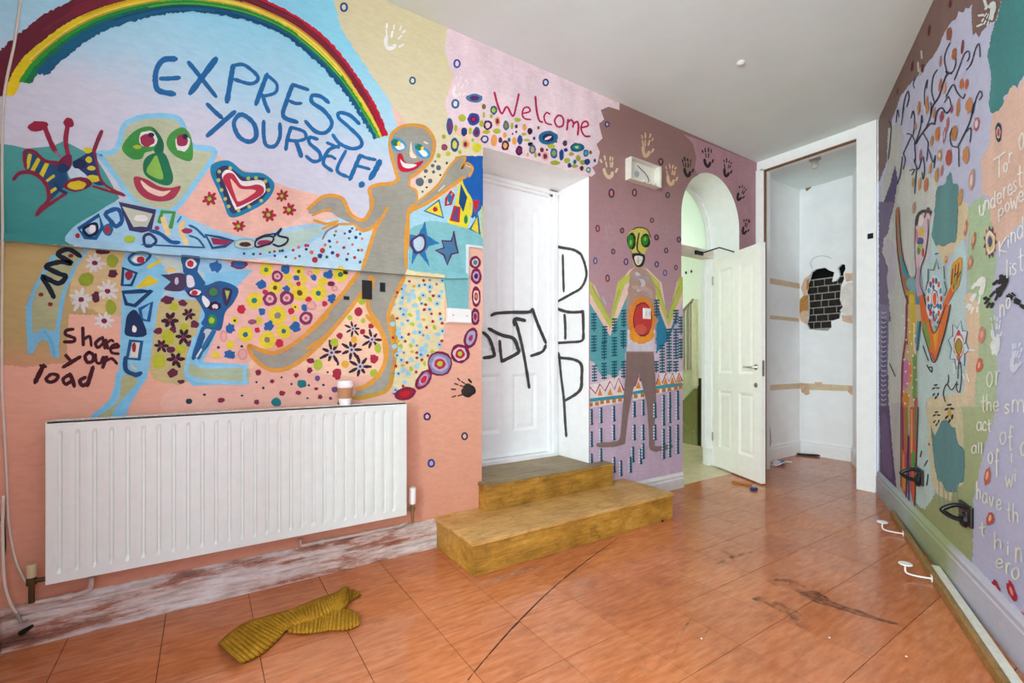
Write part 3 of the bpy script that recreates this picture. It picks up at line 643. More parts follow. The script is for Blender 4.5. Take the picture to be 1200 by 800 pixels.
for i, (x0, y0, x1, y1, lb) in enumerate(((424, 328, 435.5, 351, 'large black tape patch on the painted grey figure below the moulding'), (445, 331, 451, 342, 'narrow black tape patch on the painted grey figure hip'), (402.5, 347, 409, 351.5, 'small black tape patch on the painted grey tail'), (402, 317.5, 407, 321.5, 'tiny black tape patch just under the moulding'))):
    a, b2 = on_y(x0, y0, D), on_y(x1, y1, D); tag(boxo('tape_patch', (a.x, D - .0075, b2.z), (b2.x, D - .0005, a.z), BLACK), lb, 'tape')

# moulding, trunking and L trim belonging to the left wall
STY0 = lambda x: 272.5 + .0865 * x
STY1 = lambda x: 281.5 + .0845 * x
SD = .03
TRUNK = paint('7fbcbf')
a0, a1, b0, b1 = on_y(-8, STY0(-8), D - SD), on_y(521, STY0(521), D - SD), on_y(-8, STY1(-8), D - SD), on_y(521, STY1(521), D - SD)
bm = nb(); F_ = [a0, a1, b1, b0]; K_ = [Vector((v.x, D, v.z)) for v in F_]
quad(bm, *F_)
for i in range(4): quad(bm, F_[i], F_[(i + 1) % 4], K_[(i + 1) % 4], K_[i])
STRIP = obj('moulding', bm, paint('a9c4b4'), WL)
def slab(nm, s, dep, mat):
    v = [float(k) for k in s.split()]; P = [on_y(v[i], v[i + 1], D - dep) for i in range(0, len(v), 2)]; bm = nb()
    prism(bm, [(p.x, p.z) for p in P], Matrix(((1, 0, 0, 0), (0, 0, -1, D), (0, 1, 0, 0), (0, 0, 0, 1))), dep); return obj(nm, bm, mat, WL)
slab('trunking', '521.5 324 549 326 549 362 526 362 521.5 330', .014, TRUNK); 
slab('trim_bead', '547 286 566 288.5 566 291 549.5 289 549.5 361 547 361', .012, plain('bead_white', 'd9e4e2', .5))
# ------------------------------------------------------------------ cables at the left corner
CAB = plain('cable_cream', 'd8cfc0', .5, var=.05)
def cable(nm, label, pts, r, mat, cat='cable'):
    bm = nb(); base = pts[0]; P = spl([p - base for p in pts], 6); tube(bm, P, r, 7)
    o = tag(obj(nm, bm, mat, None, True), label, cat); o.location = base; return o
yy = D - .006
cable('conduit_cable', 'thin cream cable slanting down the wall over the rainbow end', [on_y(25, -6, yy), on_y(17, 50, yy), on_y(8, 92, yy), on_y(3.5, 130, yy), on_y(2.5, 200, yy), on_y(3.0, 276, D - .028), on_y(2.5, 330, yy), on_y(2.5, 450, yy), on_y(8, 560, yy), on_y(10, 610, yy), on_y(18, 655, yy), on_y(31, 683, D - .03)], .0042, CAB)
cable('hanging_cable', 'white cable looping from the corner down to the baseboard', [on_y(4, 580, D - .03), on_y(3, 620, D - .05), on_y(5, 680, D - .06), on_y(12, 706, D - .05), on_y(19, 718, D - .04)], .005, CAB)
cable('corner_wire', 'dark tangled wire stub by the lockshield valve', [on_y(1, 610, D - .02), on_y(4, 600, D - .03), on_y(6, 640, D - .04), on_y(3, 660, D - .03)], .003, BLACK)
cs = tag(empty('cable_plug', on_y(24, 730, D - .03)), 'grey cable end with black plug hanging over the baseboard', 'plug'); cl_ = cs.location.copy()
bm = nb(); tube(bm, [on_y(19, 718, D - .035) - cl_, on_y(25, 729, D - .035) - cl_, on_y(32, 727, D - .045) - cl_], .006, 7); obj('cord', bm, plain('cord_grey', '9d948a', .5), cs)
bm = nb(); tube(bm, [on_y(24, 742, D - .03) - cl_, on_y(38, 733, D - .04) - cl_], [.011, .006], 8); obj('plug', bm, BLACK, cs)

# ------------------------------------------------------------------ coat rack board lying along the right wall
def rpt(s, off, z): p = RP + RD * s + RN * off; return Vector((p.x, p.y, z))
def sof(p): return (Vector((p.x, p.y, 0)) - RP).dot(RD), (Vector((p.x, p.y, 0)) - RP).dot(RN)
A0 = on_floor(1043, 604); A1 = on_floor(1166, 800); s0, o0 = sof(A0); s1, o1 = sof(A1)
dirv = (A1 - A0).normalized(); nrm2 = Vector((-dirv.y, dirv.x, 0))
if nrm2.dot(RN) > 0: nrm2 = -nrm2                  # towards the wall
cr = tag(empty('coat_rack', A0), 'brown wooden coat rack board with white pegs lying on the floor', 'coat rack')
Mr = Matrix(((dirv.x, nrm2.x, 0, 0), (dirv.y, nrm2.y, 0, 0), (0, 0, 1, 0), (0, 0, 0, 1)))
LB = 2.9
boxo('rail_board', (0, 0, 0), (LB, .022, .042), BATTEN, cr, .004, Mr)
wb = tag(empty('white_batten', A0 + dirv * ((on_floor(1091, 672) - A0).dot(dirv) - .03) + nrm2 * .026), 'chipped white painted timber strip beside the coat rack board', 'timber strip')
boxo('batten', (0, 0, 0), (LB - .6, .034, .038), CHIPW, wb, .003, Mr)
PEG = plain('white_enamel', 'f2f2f0', .25, var=.02)
# each peg: rod and disc are sub-parts of one hook
def mkhook(px, py, hx, hy):
    foot = on_floor(px, py, .018); k = (foot - A0).dot(dirv); b0 = Mr @ Vector((k, 0, .018)); out = -nrm2; dsk = on_floor(hx, hy, .07) - A0
    d2 = Vector((dsk.x, dsk.y, .018))
    bm = nb(); tube(bm, spl([b0, b0.lerp(d2, .5), b0.lerp(d2, .85) + Vector((0, 0, .004)), Vector((dsk.x, dsk.y, .034)), Vector((dsk.x, dsk.y, .068))], 5), .0042, 8)
    h_ = obj('hook', bm, PEG, cr, True)
    bm = nb(); lathe(bm, [(0, .066), (.026, .067), (.0285, .069), (.0285, .072), (.026, .074), (0, .074)], 24, (dsk.x, dsk.y, 0)); obj('peg_disc', bm, PEG, h_)
    bm = nb(); box(bm, (k - .014, -.003, .004), (k + .014, .001, .034), .001, Mr); obj('peg_plate', bm, PEG, h_)
mkhook(1048, 623.5, 1034, 611.5); mkhook(1082.5, 676, 1061, 660.5)

# ------------------------------------------------------------------ black wall anchors on the right wall
def anchor(x0, y0, x1, y1, label):
    """plate spans pixel box on the wall; D-shaped shackle stands out from it"""
    a, b2 = on_r(x0, y0), on_r(x1, y1); c = (a + b2) / 2; w = abs((b2 - a).dot(RD)); h_ = abs(a.z - b2.z)
    e = tag(empty('wall_anchor', (c.x, c.y, c.z)), label, 'wall anchor')
    M = Matrix(((RD.x, RN.x, 0, 0), (RD.y, RN.y, 0, 0), (0, 0, 1, 0), (0, 0, 0, 1)))
    boxo('back_plate', (-w / 2, 0, -h_ / 2), (w / 2, .012, h_ / 2), BLACK, e, .004, M)
    bm = nb(); L = .085
    pts = spl([(0, .008, h_ * .34), (0, L * .55, h_ * .36), (0, L, h_ * .12), (0, L * .98, -h_ * .02), (0, L * .6, -h_ * .26), (0, .008, -h_ * .34)], 8)
    tube(bm, [M @ p for p in pts], .0105, 9); obj('shackle', bm, BLACK, e, True)
    bm = nb(); lathe(bm, [(0, 0), (w * .26, 0), (w * .22, .012), (w * .14, .018), (0, .018)], 14, M @ Vector((0, .01, -h_ * .28)), M @ Matrix.Rotation(-PI / 2, 4, 'X')); obj('lock_barrel', bm, BLACK, e)
    boxo('worn_face', (-w * .22, .012, -h_ * .12), (w * .3, .0135, h_ * .16), plain('rusty_face', '5a3f32', .6, var=.3), e, 0, M)
anchor(1074, 545, 1083, 570, 'black wall anchor with shackle beside the painted figure legs')
anchor(1127, 585, 1141.5, 620, 'black wall anchor with shackle below the lower teal blot')

# ------------------------------------------------------------------ odds and ends by the closet
def onf(x, y, z=0): return on_floor(x, y, z)
cable('closet_wire', 'thin grey wire hanging down inside the closet doorway', [on_y(896, 470, CY - .02), on_y(901, 490, CY - .03), on_y(903, 520, CY - .03), on_y(897, 530, CY - .06), onf(901, 541, .01)], .004, plain('wire_grey', '6a6660', .5))
cj = tag(empty('cable_connector', onf(911, 544)), 'tangle of white cable with blue connector on the closet floor', 'cable'); c0 = cj.location.copy()
bm = nb(); tube(bm, [Vector(p) for p in spl([(.05, -.02, .012), (.0, .06, .02), (-.08, .05, .012), (-.1, -.04, .01), (0, -.06, .03), (.1, -.03, .012), (.13, .03, .01), (.2, -.05, .008)], 6)], .007, 7); obj('white_cord', bm, PLAST, cj, True)
bm = nb(); box(bm, (-.02, -.05, .005), (.05, -.01, .045), .006); obj('connector_body', bm, plain('connector_blue', '3a5aa0', .4), cj)
bm = nb(); box(bm, (-.1, -.05, .004), (-.02, .0, .05), .012); obj('white_wrap', bm, plain('wrap_white', 'dcdde2', .6), cj)
c = onf(948, 534); br = tag(empty('black_tube', c), 'short black curved rubber tube at the closet baseboard', 'tube')
bm = nb(); tube(bm, spl([(-.06, .1, .012), (-.02, .03, .012), (.02, -.04, .014), (.07, -.13, .012)], 5), [.012] * 16, 8); obj('tube_body', bm, BLACK, br, True)
c = onf(883.5, 574); bk = tag(empty('blue_cap', c), 'small blue plastic scrap on the floor beside the open door', 'scrap')
bm = nb(); box(bm, (-.03, -.02, 0), (.03, .022, .022), .008); box(bm, (-.045, -.01, 0), (-.02, .012, .012), .004); obj('cap_body', bm, plain('blue_plastic', '1d3c6e', .4), bk)
c = onf(868, 566); sk = tag(empty('wooden_stick', c), 'short orange wooden stick under the open door', 'stick')
bm = nb(); tube(bm, [onf(858, 563.5, .012) - c, onf(881, 567.5, .012) - c], .011, 8); obj('stick_body', bm, plain('stick_wood', 'b5763c', .6, var=.15), sk)
c = onf(776, 611); cr2 = tag(empty('dirt_lump', c), 'small dark dirt lump at the step corner', 'debris')
bm = nb(); bmesh.ops.create_icosphere(bm, subdivisions=2, radius=.014)
for v in bm.verts: v.co *= random.uniform(.6, 1.15); v.co.z = v.co.z * .5 + .006
obj('lump', bm, plain('dirt', '2a2018', .9), cr2)
for i, (x, y, lb) in enumerate(((822, 748, 'white paint fleck between the dark floor scuff and the front edge'), (1062, 769, 'white paint fleck on the tiles near the white timber strip'), (972, 747, 'white paint fleck beside the long dark floor scuff'))):
    c = onf(x, y); bm = nb(); lathe(bm, [(0, .0003), (.004, .0003), (.003, .002), (0, .0025)], 7); o = tag(obj('paint_fleck', bm, PLAST), lb, 'fleck'); o.location = c
# scuffs on the floor: flat dirt with a shape of its own
def scuff(s, w, col, label=None):
    v = [float(k) for k in s.split()]; P = [onf(v[i], v[i + 1]) for i in range(0, len(v), 2)]; P = spl(P, 6)
    bm = nb(); n = len(P); L = []; R_ = []
    for i, p in enumerate(P):
        t = (P[min(n - 1, i + 1)] - P[max(0, i - 1)]).normalized(); s_ = Vector((-t.y, t.x, 0)); k = i / (n - 1); ww = w(k) if callable(w) else w * (math.sin(PI * min(.98, max(.06, k))) ** .4)
        ww *= random.uniform(.75, 1.2); L.append(bm.verts.new((p.x + s_.x * ww, p.y + s_.y * ww, .0006))); R_.append(bm.verts.new((p.x - s_.x * ww, p.y - s_.y * ww, .0006)))
    for i in range(n - 1): bm.faces.new((L[i], L[i + 1], R_[i + 1], R_[i]))
    obj('scuff', bm, col, FLR)
def smat(name, col, lo=.42, hi=.62, amax=.85, sc=30):
    m, nt, b = nodes(name); b.inputs['Base Color'].default_value = srgb(col); b.inputs['Roughness'].default_value = .7
    n = noise(nt, sc, 5, .7, stretch=(1, 1, 1)); r = ramp(nt, n.outputs[0], [(lo, (0, 0, 0, 1)), (hi, (amax,) * 3 + (1,))]); nt.links.new(r.outputs[0], b.inputs['Alpha']); return m
DK = smat('dark_scuff', '30221a', .3, .5, .75); DS = smat('soft_scuff', '4a3b30', .44, .7, .6, 22)
scuff('548 797 566 775 605 731 650 687 690 655 725 630', .0045, DK)
scuff('945 693 965 704 985 711 1010 719 1035 727 1053 731', lambda k: .045 * (1 - k) + .006, smat('tail_scuff', '463a30', .34, .62, .6, 35))
scuff('905 684 925 682 945 693 970 703', .05, DS)
scuff('838 662 852 655 868 650 882 646', .012, DS); scuff('845 645 856 650 862 658', .02, DS)
scuff('790 765 800 740 812 722', .006, DS); scuff('800 758 818 748 834 735', .006, DS)
scuff('880 700 900 705 930 720 940 735', .04, DS); scuff('975 565 985 563 995 561', .012, DS)
scuff('560 690 590 676 640 662', .012, smat('step_dust', 'b9ab98', .4, .6, .6))
# ================================================================== murals: flat brushed paint lying on the walls
PARTS = []; FRM = [0, 0, 1]; CUR = None; CURM = None
PALS = dict(w='f1efec', k='1b171d', n='1f3f7d', b='1f6aa6', t='136f86', m='7c2142', r='c02440', y='efd92f', o='eda63c', g='3f8a48', l='b3c93a', p='e9b3ab', P='553560', c='f0e2bc', s='86cdee', G='a49f97', e='8a8f98', O='8f8f2e')
def pc(c): return PALS.get(c, c)
def fr(ox, oy, s): FRM[:] = [ox, oy, s]
def px(s):
    v = [float(k) for k in s.split()] if isinstance(s, str) else s
    return [Vector((FRM[0] + v[i] / FRM[2], FRM[1] + v[i + 1] / FRM[2], 0)) for i in range(0, len(v), 2)]
def MO(name, lay=1.0, label=None, wall='W', par=None, cx=None):
    global CUR, CURM
    CUR = CURM = dict(name=name, lay=lay, label=label, wall=wall, par=par, polys=[], n=[0], up=None, cx=cx); PARTS.append(CUR)
def SUB(name, label=None, lay=None):
    global CUR
    CUR = dict(name=name, lay=lay or CURM['lay'], cx=CURM['cx'], label=label, wall=CURM['wall'], par=None, polys=[], n=CURM['n'], up=CURM); PARTS.append(CUR)
def TOP():
    global CUR
    CUR = CURM
RN_ = random.Random(11)
def add(col, tris): CUR['n'][0] += 1; CUR['polys'].append((pc(col), tris, CUR['n'][0]))
def fill(col, pts):
    t = tessellate_polygon([pts]); add(col, [(pts[a], pts[b], pts[c]) for a, b, c in t])
def roughen(P, amp):
    out = []; n = len(P)
    for i in range(n):
        a, b = P[i], P[(i + 1) % n]; L = (b - a).length; k = max(1, int(L / 2.0)); nn = Vector((-(b - a).y, (b - a).x, 0)) / max(L, 1e-6)
        for j in range(k): out.append(a.lerp(b, j / k) + nn * RN_.uniform(-amp, amp))
    return out
def F(col, s, sm=True, rough=0):
    P = px(s)
    if sm and len(P) > 3: P = spl(P, 4, True)
    if rough: P = roughen(P, rough)
    fill(col, P)
def S(col, w, s, sm=True, closed=False, tw=None):
    """brush stroke of width w (in frame units) with slightly uneven edges and rounded ends"""
    P = px(s)
    if sm and len(P) > 2: P = spl(P, 6, closed)
    w = w / FRM[2] / 2; n = len(P); L = []; R_ = []
    for i in range(n):
        a = P[i - 1] if (i or closed) else P[0]; b = P[(i + 1) % n] if (i < n - 1 or closed) else P[-1]
        t = (b - a); t = t / max(t.length, 1e-6); q = Vector((-t.y, t.x, 0)); ww = w * RN_.uniform(.88, 1.1)
        if not closed and n > 4: ww *= (.8 if i in (0, n - 1) else 1)
        L.append(P[i] + q * ww); R_.append(P[i] - q * ww)
    T = []
    for i in range(n if closed else n - 1):
        j = (i + 1) % n; T += [(L[i], L[j], R_[j]), (L[i], R_[j], R_[i])]
    if not closed:
        for c, l, r_, sg in ((P[0], L[0], R_[0], 1), (P[-1], L[-1], R_[-1], -1)):
            d = (P[1] - P[0]) if sg == 1 else (P[-1] - P[-2]); d = d / max(d.length, 1e-6) * (-sg) * w * .7
            m1, m2 = l.lerp(c, .4) + d, r_.lerp(c, .4) + d; T += [(l, m1, c), (m1, m2, c), (m2, r_, c)]
    add(col, T)
def ell(x, y, rx, ry=None, rot=0, irr=.1, n=14):
    ry = ry or rx; o_ = []; c, s_ = math.cos(math.radians(rot)), math.sin(math.radians(rot))
    for k in range(n):
        a = 2 * PI * k / n; q = 1 + RN_.uniform(-irr, irr); u_, v_ = rx * q * math.cos(a), ry * q * math.sin(a)
        o_ += [x + u_ * c - v_ * s_, y + u_ * s_ + v_ * c]
    return o_
def B(col, x, y, rx, ry=None, rot=0, irr=.1): fill(col, px(ell(x, y, rx, ry, rot, irr)))
def RG(col, x, y, rx, ry, w, inner=None):
    if inner: B(inner, x, y, rx, ry)
    S(col, w, ell(x, y, rx, ry, 0, .04, 12), True, True)
def FL(x, y, r, col, cc, n=6, wd=.34, rc=.3, ry=1.0, rot=0, irr=.15):
    for k in range(n):
        a = 2 * PI * k / n + rot + RN_.uniform(-.12, .12); q = r * RN_.uniform(1 - irr, 1 + irr)
        dx, dy = math.cos(a), math.sin(a); w_ = r * wd
        P = []
        for t_, v_ in ((.1, .35), (.55, 1), (.95, .5), (.95, -.5), (.55, -1), (.1, -.35)): P += [x + dx * q * t_ - dy * w_ * v_ * .6, y + (dy * q * t_ + dx * w_ * v_ * .6) * ry]
        fill(col, px(P))
    if cc: B(cc, x, y, r * rc, r * rc * ry)
def HAND(col, x, y, r, rot=0, sx=1.0, palm=1.0):
    """hand print: finger marks, thumb mark, patchy palm; r = hand length, rot degrees"""
    ca, sa = math.cos(math.radians(rot)), math.sin(math.radians(rot))
    def T(u_, v_): u_ *= sx; return [x + (u_ * ca - v_ * sa) * r, y + (u_ * sa + v_ * ca) * r]
    for u0, L in ((-.26, .40), (-.09, .48), (.09, .46), (.25, .36)):
        j = lambda: RN_.uniform(-.035, .035); u0 += j(); L += j() * 1.5
        if RN_.random() > .2: S(col, r * RN_.uniform(.05, .085), T(u0 * 1.0, -.06 + j()) + T(u0 * 1.35 + j() * .5, -.08 - L * .42), True)
        S(col, r * RN_.uniform(.055, .085), T(u0 * 1.38, -.15 - L * .5 + j()) + T(u0 * 1.6 + j(), -.08 - L), True)
    S(col, r * .09, T(.40, .22) + T(.52, .08), False)
    S(col, r * .15 * palm, sum([T(*q) for q in ((-.27, .02), (-.22, .25), (-.05, .42), (.12, .36), (.2, .22))], []), True)
    B(col, *T(0, .40), r * .09)

WALLS = {}
def place(wall, p, off):
    if wall == 'W': return on_y(p.x, p.y, D - off)
    if wall == 'STRIP': return on_y(p.x, p.y, D - SD - off)
    if wall == 'DOOR': return on_y(p.x, p.y, DY - off)
    if wall == 'REV': return on_x(p.x, p.y, AX1 - off)
    return on_r(p.x, p.y, off)
def clip(poly, f):
    out = []; n = len(poly)
    for i in range(n):
        a, b = poly[i], poly[(i + 1) % n]; fa, fb_ = f(a), f(b)
        if fa >= 0: out.append(a)
        if (fa >= 0) != (fb_ >= 0): out.append(a.lerp(b, fa / (fa - fb_)))
    return out
def flush():
    done = {}
    for q in PARTS:
        if q['polys']:
            bm = nb(); mats = []
            for col, tris, n in q['polys']:
                m = MATS.get(col) or paint(col)
                if m not in mats: mats.append(m)
                mi = mats.index(m); off = (q['lay'] + (1.6 if q['wall'] == 'R' and q['lay'] > 0 else 0)) * 1e-3 + n * 2.5e-5
                for t in tris:
                    pieces = [(q['wall'], list(t))]
                    if q['wall'] == 'W' and min(v.x for v in t) < 521 and any(v.y > STY0(v.x) - 1 for v in t) and any(v.y < STY1(v.x) + 1 for v in t):
                        u_ = lambda v: STY0(v.x) - v.y; l_ = lambda v: v.y - STY1(v.x)
                        pieces = [('W', clip(list(t), u_)), ('W', clip(list(t), l_)), ('STRIP', clip(clip(list(t), lambda v: -u_(v)), lambda v: -l_(v)))]
                    for w_, pl in pieces:
                        if q['cx']: pl = clip(clip(pl, lambda v: v.x - q['cx'][0]), lambda v: q['cx'][1] - v.x)
                        if len(pl) < 3: continue
                        try: f = bm.faces.new([bm.verts.new(place(w_, v, off)) for v in pl]); f.material_index = mi
                        except ValueError: pass
            me = bpy.data.meshes.new(q['name']); bm.to_mesh(me); bm.free()
            for m in mats: me.materials.append(m)
            o = link(q['name'], me)
        else: o = empty(q['name'])
        q['obj'] = o
        if q['label']: o['label'] = q['label']
        o.parent = q['up']['obj'] if q['up'] else (q['par'] or WALLS[q['wall']])
        if not q['up']: o.matrix_parent_inverse = Matrix.Translation(-o.parent.location)
    PARTS.clear()

# stroke alphabet for hand lettering: unit box, y downwards
GL = {'a': ['.9 .2 .5 0 .05 .35 .1 .85 .5 1 .9 .6', '.92 0 .9 .6 1 1'], 'c': ['.9 .15 .5 0 .1 .4 .2 .9 .6 1 .95 .85'], 'd': ['.85 .55 .5 .4 .1 .65 .2 .95 .55 1 .85 .75', '.9 0 .87 .5 .9 1'],
      'e': ['.1 .55 .9 .45 .7 .05 .3 .1 .08 .5 .25 .95 .7 1 .95 .8'], 'f': ['.95 .1 .6 0 .45 .3 .45 1', '.1 .45 .85 .42'], 'h': ['.1 0 .12 1', '.12 .65 .5 .45 .85 .6 .9 1'], 'i': ['.5 .4 .5 1', '.5 .1 .52 .16'],
      'l': ['.5 0 .5 1'], 'm': ['.05 0 .05 1', '.05 .35 .25 0 .48 .3 .5 1', '.5 .35 .72 0 .95 .3 .97 1'], 'n': ['.1 0 .12 1', '.12 .4 .5 .02 .88 .3 .92 1'], 'o': ['.5 0 .1 .35 .2 .9 .6 1 .92 .6 .8 .1 .45 0'],
      'p': ['.1 .1 .12 1.5', '.12 .35 .5 0 .9 .3 .7 .8 .15 .85'], 'r': ['.2 0 .22 1', '.22 .45 .55 .05 .95 .1'], 's': ['.9 .12 .4 .02 .15 .28 .55 .5 .85 .75 .5 1 .08 .88'], 't': ['.5 0 .5 .85 .85 1', '.1 .38 .9 .33'],
      'u': ['.08 0 .12 .7 .5 1 .85 .7', '.9 0 .9 1'], 'v': ['.05 0 .5 1 .95 0'], 'w': ['.02 0 .25 1 .5 .25 .75 1 .98 0'], 'y': ['.05 0 .5 .55', '.95 0 .3 1'], 'k': ['.12 0 .12 1', '.9 .3 .15 .65 .95 1'],
      'T': ['.5 .05 .5 1', '0 .1 1 0'], 'K': ['.1 .05 .15 1', '.95 0 .15 .55 1 .95'], 'O': ['.5 0 .05 .4 .2 .95 .7 1 .95 .5 .7 .05 .45 0']}
def LT(ch, x0, y0, x1, y1, col, w, skew=0):
    SUB('letter')
    for st_ in GL[ch]:
        v = [float(k) for k in st_.split()]; P = []
        for i in range(0, len(v), 2): P += [x0 + v[i] * (x1 - x0), y0 + v[i + 1] * (y1 - y0) - skew * v[i]]
        S(col, w, P)

WALLS.update(W=WL, R=WR, DOOR=dr, REV=WL)
# ------------------------------------------------------------------ left wall: blocks of colour
MATS['skygrad'] = grad('sky_paint', 'Z', [(0, 'd0d4de'), (.42, 'd6dae6'), (.62, 'b4dfee'), (1, '90dcee')], .16, 1.75, 2.75)
MATS['mauvegrad'] = grad('mauve_paint', 'Z', [(0, 'bd98a0'), (.45, 'b48c90'), (.8, '9f7a76'), (1, '94706a')], .1, 1.5, 2.9)
MATS['tealgrad'] = grad('teal_paint', 'Z', [(0, '2f8583'), (.6, '459c96'), (1, '55a8a2')], .2, 1.4, 2.0)
MATS['olivegrad'] = grad('olive_paint', 'Z', [(0, 'cf9a78'), (.28, 'b9a46c'), (1, 'c2ac70')], .08, 1.05, 1.55)
MATS['beigegrad'] = grad('beige_paint', 'Z', [(0, 'efe2c4'), (.5, 'e2d8b4'), (1, 'ddd4a8')], .1, 1.9, 2.9)
MATS['pinkgrad'] = grad('pink_paint', 'Z', [(0, 'e9b6a1'), (1, 'f0c0ac')], .1, .9, 1.2)
fr(0, 0, 1)
MO('painted_background', 0, 'blocks of sky blue, teal, beige, pink and mauve wall paint')
F('f6cdbb', '-12 -70 566 -70 566 240 480 330 300 330 -12 320', False)
F('skygrad', '-12 -70 440 -70 440 60 452 100 470 165 478 205 462 212 436 218 435 245 424 258 412 245 398 226 372 228 340 220 315 215 250 180 240 200 140 240 60 200 30 174 14 171 -12 168', False, .5)
F('f3c3ae', '208 250 240 205 262 190 300 205 345 222 372 230 352 255 300 278 262 272 225 262', True)
F('tealgrad', '-12 167 14 170 32 174 62 171 75 165 112 184 125 205 140 232 118 250 90 264 86 291 -12 284', False)
F('beigegrad', '386 -20 400 34 422 68 444 100 462 126 478 146 497 160 500 190 485 220 490 238 520 205 545 185 566 190 566 168 527 155 521 120 530 90 523 60 524 33 450 -10', False, 1)
F('eed6da', '524 32 640 80 726 122 726 129 713 125 704 129 708 140 702 145 704 154 706 162 699 169 703 178 700 192 694 196 698 203 693 207 566 172 566 150 528 150 522 120 531 92 522 60', False, .6)
def topx(x, y, z):
    v = Vector((x, y, z)) - O; d = v.dot(FW); return [600 + FPX * v.dot(RT) / d, HORY - FPX * v.z / d]
ARC = sum([topx(x, D, z) for x, z in arc], [])
A0_ = topx(RX0, D, 0); A1_ = topx(RX1, D, 0); K0_ = topx(BX, D, CZ); K1_ = topx(BX, D, 0)
F('mauvegrad', [float(k) for k in '726 118'.split()] + K0_ + K1_ + A1_ + ARC[::-1][0:0] + sum([ARC[i:i + 2] for i in range(len(ARC) - 2, -1, -2)], []) + A0_ + [float(k) for k in '690 600 690 206 693 207 698 203 694 196 700 192 703 178 699 169 706 162 704 154 702 145 708 140 704 129 713 125 726 129'.split()], False)
AR_ = sum([ARC[i:i + 2] for i in range(len(ARC) - 2, len(ARC) - 44, -2)], [])
F('bb8d96', [801., 157.] + K0_ + topx(BX, D, 1.3) + topx(RX1, D, 1.3) + AR_ + [818., 205., 814., 198., 816., 184., 812., 168.], False, 0)
F('olivegrad', '-12 283 85 288 150 295 146 370 80 368 78 425 30 430 8 428 -12 430', False, 1)
F('d6bd88', '84 289 150 294 146 372 120 368 82 352', False, 1)
F('f2c2b2', '196 305 290 308 420 320 400 350 310 410 290 432 235 430 250 390 265 345', True)
F('c9bb80', '187 350 232 352 240 390 226 430 270 455 240 460 206 450 176 436', True, .8)
F('f9cfae', '424 348 436 352 440 380 452 410 448 446 420 452 395 470 300 450 296 420 370 400 400 372', True)
F('pinkgrad', '200 455 300 430 395 440 470 440 466 470 300 476 200 485', True, 1)
F('bfe2ee', '296 290 340 282 372 264 395 255 425 262 435 272 430 318 296 302', True)
F('a9d9e6', '478 248 510 236 540 216 566 200 566 290 549 290 549 330 521 327 478 323', False)
F('85c4c8', '479 268 505 258 530 262 566 272 566 289 549 289 549 330 521 327 479 323', False, .6)
F('e9dcab', '474 316 521 322 521 368 519 400 506 425 492 445 474 465 460 452 462 420 455 380', False, .6)
F('f0bda6', '549 291 566 292 566 380 549 380', False)
# ------------------------------------------------------------------ rainbow
OUT = [(-25, 112), (-5, 66), (25, 38), (54, 16), (95, -4), (150, -18), (215, -22), (275, -14), (320, 4), (352, 21), (382, 44), (405, 70), (424, 97), (441, 124), (455, 158)]
INN = [(40, 112), (60, 84), (86, 60), (120, 38), (160, 24), (205, 15), (240, 15), (280, 22), (312, 32), (340, 47), (368, 70), (392, 94), (410, 118), (426, 144), (439, 163)]
OS = spl([Vector((*p, 0)) for p in OUT], 6); IS = spl([Vector((*p, 0)) for p in INN], 6)
MO('painted_rainbow', .9, 'big painted rainbow arching over the lettering')
def streaks():
    for k in range(46):
        f = RN_.uniform(.02, .96); i0 = RN_.randint(7, 60); i1 = min(84, i0 + RN_.randint(12, 34)); w = RN_.uniform(.012, .03)
        base = '7a2436 8a1c30 d0304a' if f < .4 else 'd8b01c f0e060 c8a020' if f < .62 else '5ab840 1f8a3a 0f6a4a' if f < .78 else '0f4a70 2a7aa8 0f6a80'
        if f < .4 and i0 < 40: base = '5a1c2c 7a2a3a'
        a = [OS[i].lerp(IS[i], f - w) for i in range(i0, i1 + 1)]; b = [OS[i].lerp(IS[i], f + w) for i in range(i1, i0 - 1, -1)]
        fill(RN_.choice(base.split()), a + b)
def band(nm, f0, f1, col, i0=0, i1=None, r=.5, lb=None):
    SUB(nm, lb); i1 = i1 or len(OS) - 1
    a = [OS[i].lerp(IS[i], f0) for i in range(i0, i1 + 1)]; b = [OS[i].lerp(IS[i], f1) for i in range(i1, i0 - 1, -1)]
    fill(col, roughen(a + b, r))
band('red_band', 0, .48, '6b2233', 0, 48, 1.6); band('red_band', 0, .44, 'c31736', 44, None, .7); band('red_band', .2, .4, '8a1c30', 20, 76, .8)
band('yellow_band', .42, .64, 'e8cf1e', 0, None, .6); band('gold_band', .42, .5, 'd89a30', 52, 84, .6)
band('green_band', .60, .80, '2f9e3a', 3, None, .8); band('green_band', .7, .82, '0f7a44', 3, 80, .8); band('blue_band', .77, 1.0, '145f86', 5, None, 1.5)
SUB('brush_streaks'); streaks()
# ------------------------------------------------------------------ EXPRESS YOURSELF!
MO('painted_lettering', 1.2, 'blue brushed words EXPRESS YOURSELF!'); BL = '1f6fa8'
def W(*st):
    SUB('letter')
    for w, s in st: S(BL, w, s)
fr(0, 0, 5); W((34, '1030 345 960 350 920 400 910 470 930 530 1020 550'), (26, '940 460 990 460 1050 455'))
fr(200, 0, 5)
W((26, '105 365 150 420 265 565'), (36, '265 345 190 445 115 545')); W((32, '365 385 350 480 330 595'), (22, '365 385 430 380 505 440 505 475 460 490 375 465'))
W((28, '565 435 540 500 500 610'), (20, '565 440 620 490 615 540 560 560 530 555'), (24, '540 560 555 610 575 655')); W((26, '715 495 680 590 660 680 740 715'), (22, '715 495 760 510 805 525'), (20, '695 590 730 605 765 605'))
W((24, '925 600 880 565 830 560 830 600 900 650 945 720 910 775 850 770 790 710'))
W((26, '215 610 260 655 300 690'), (28, '375 655 300 720 215 795'))
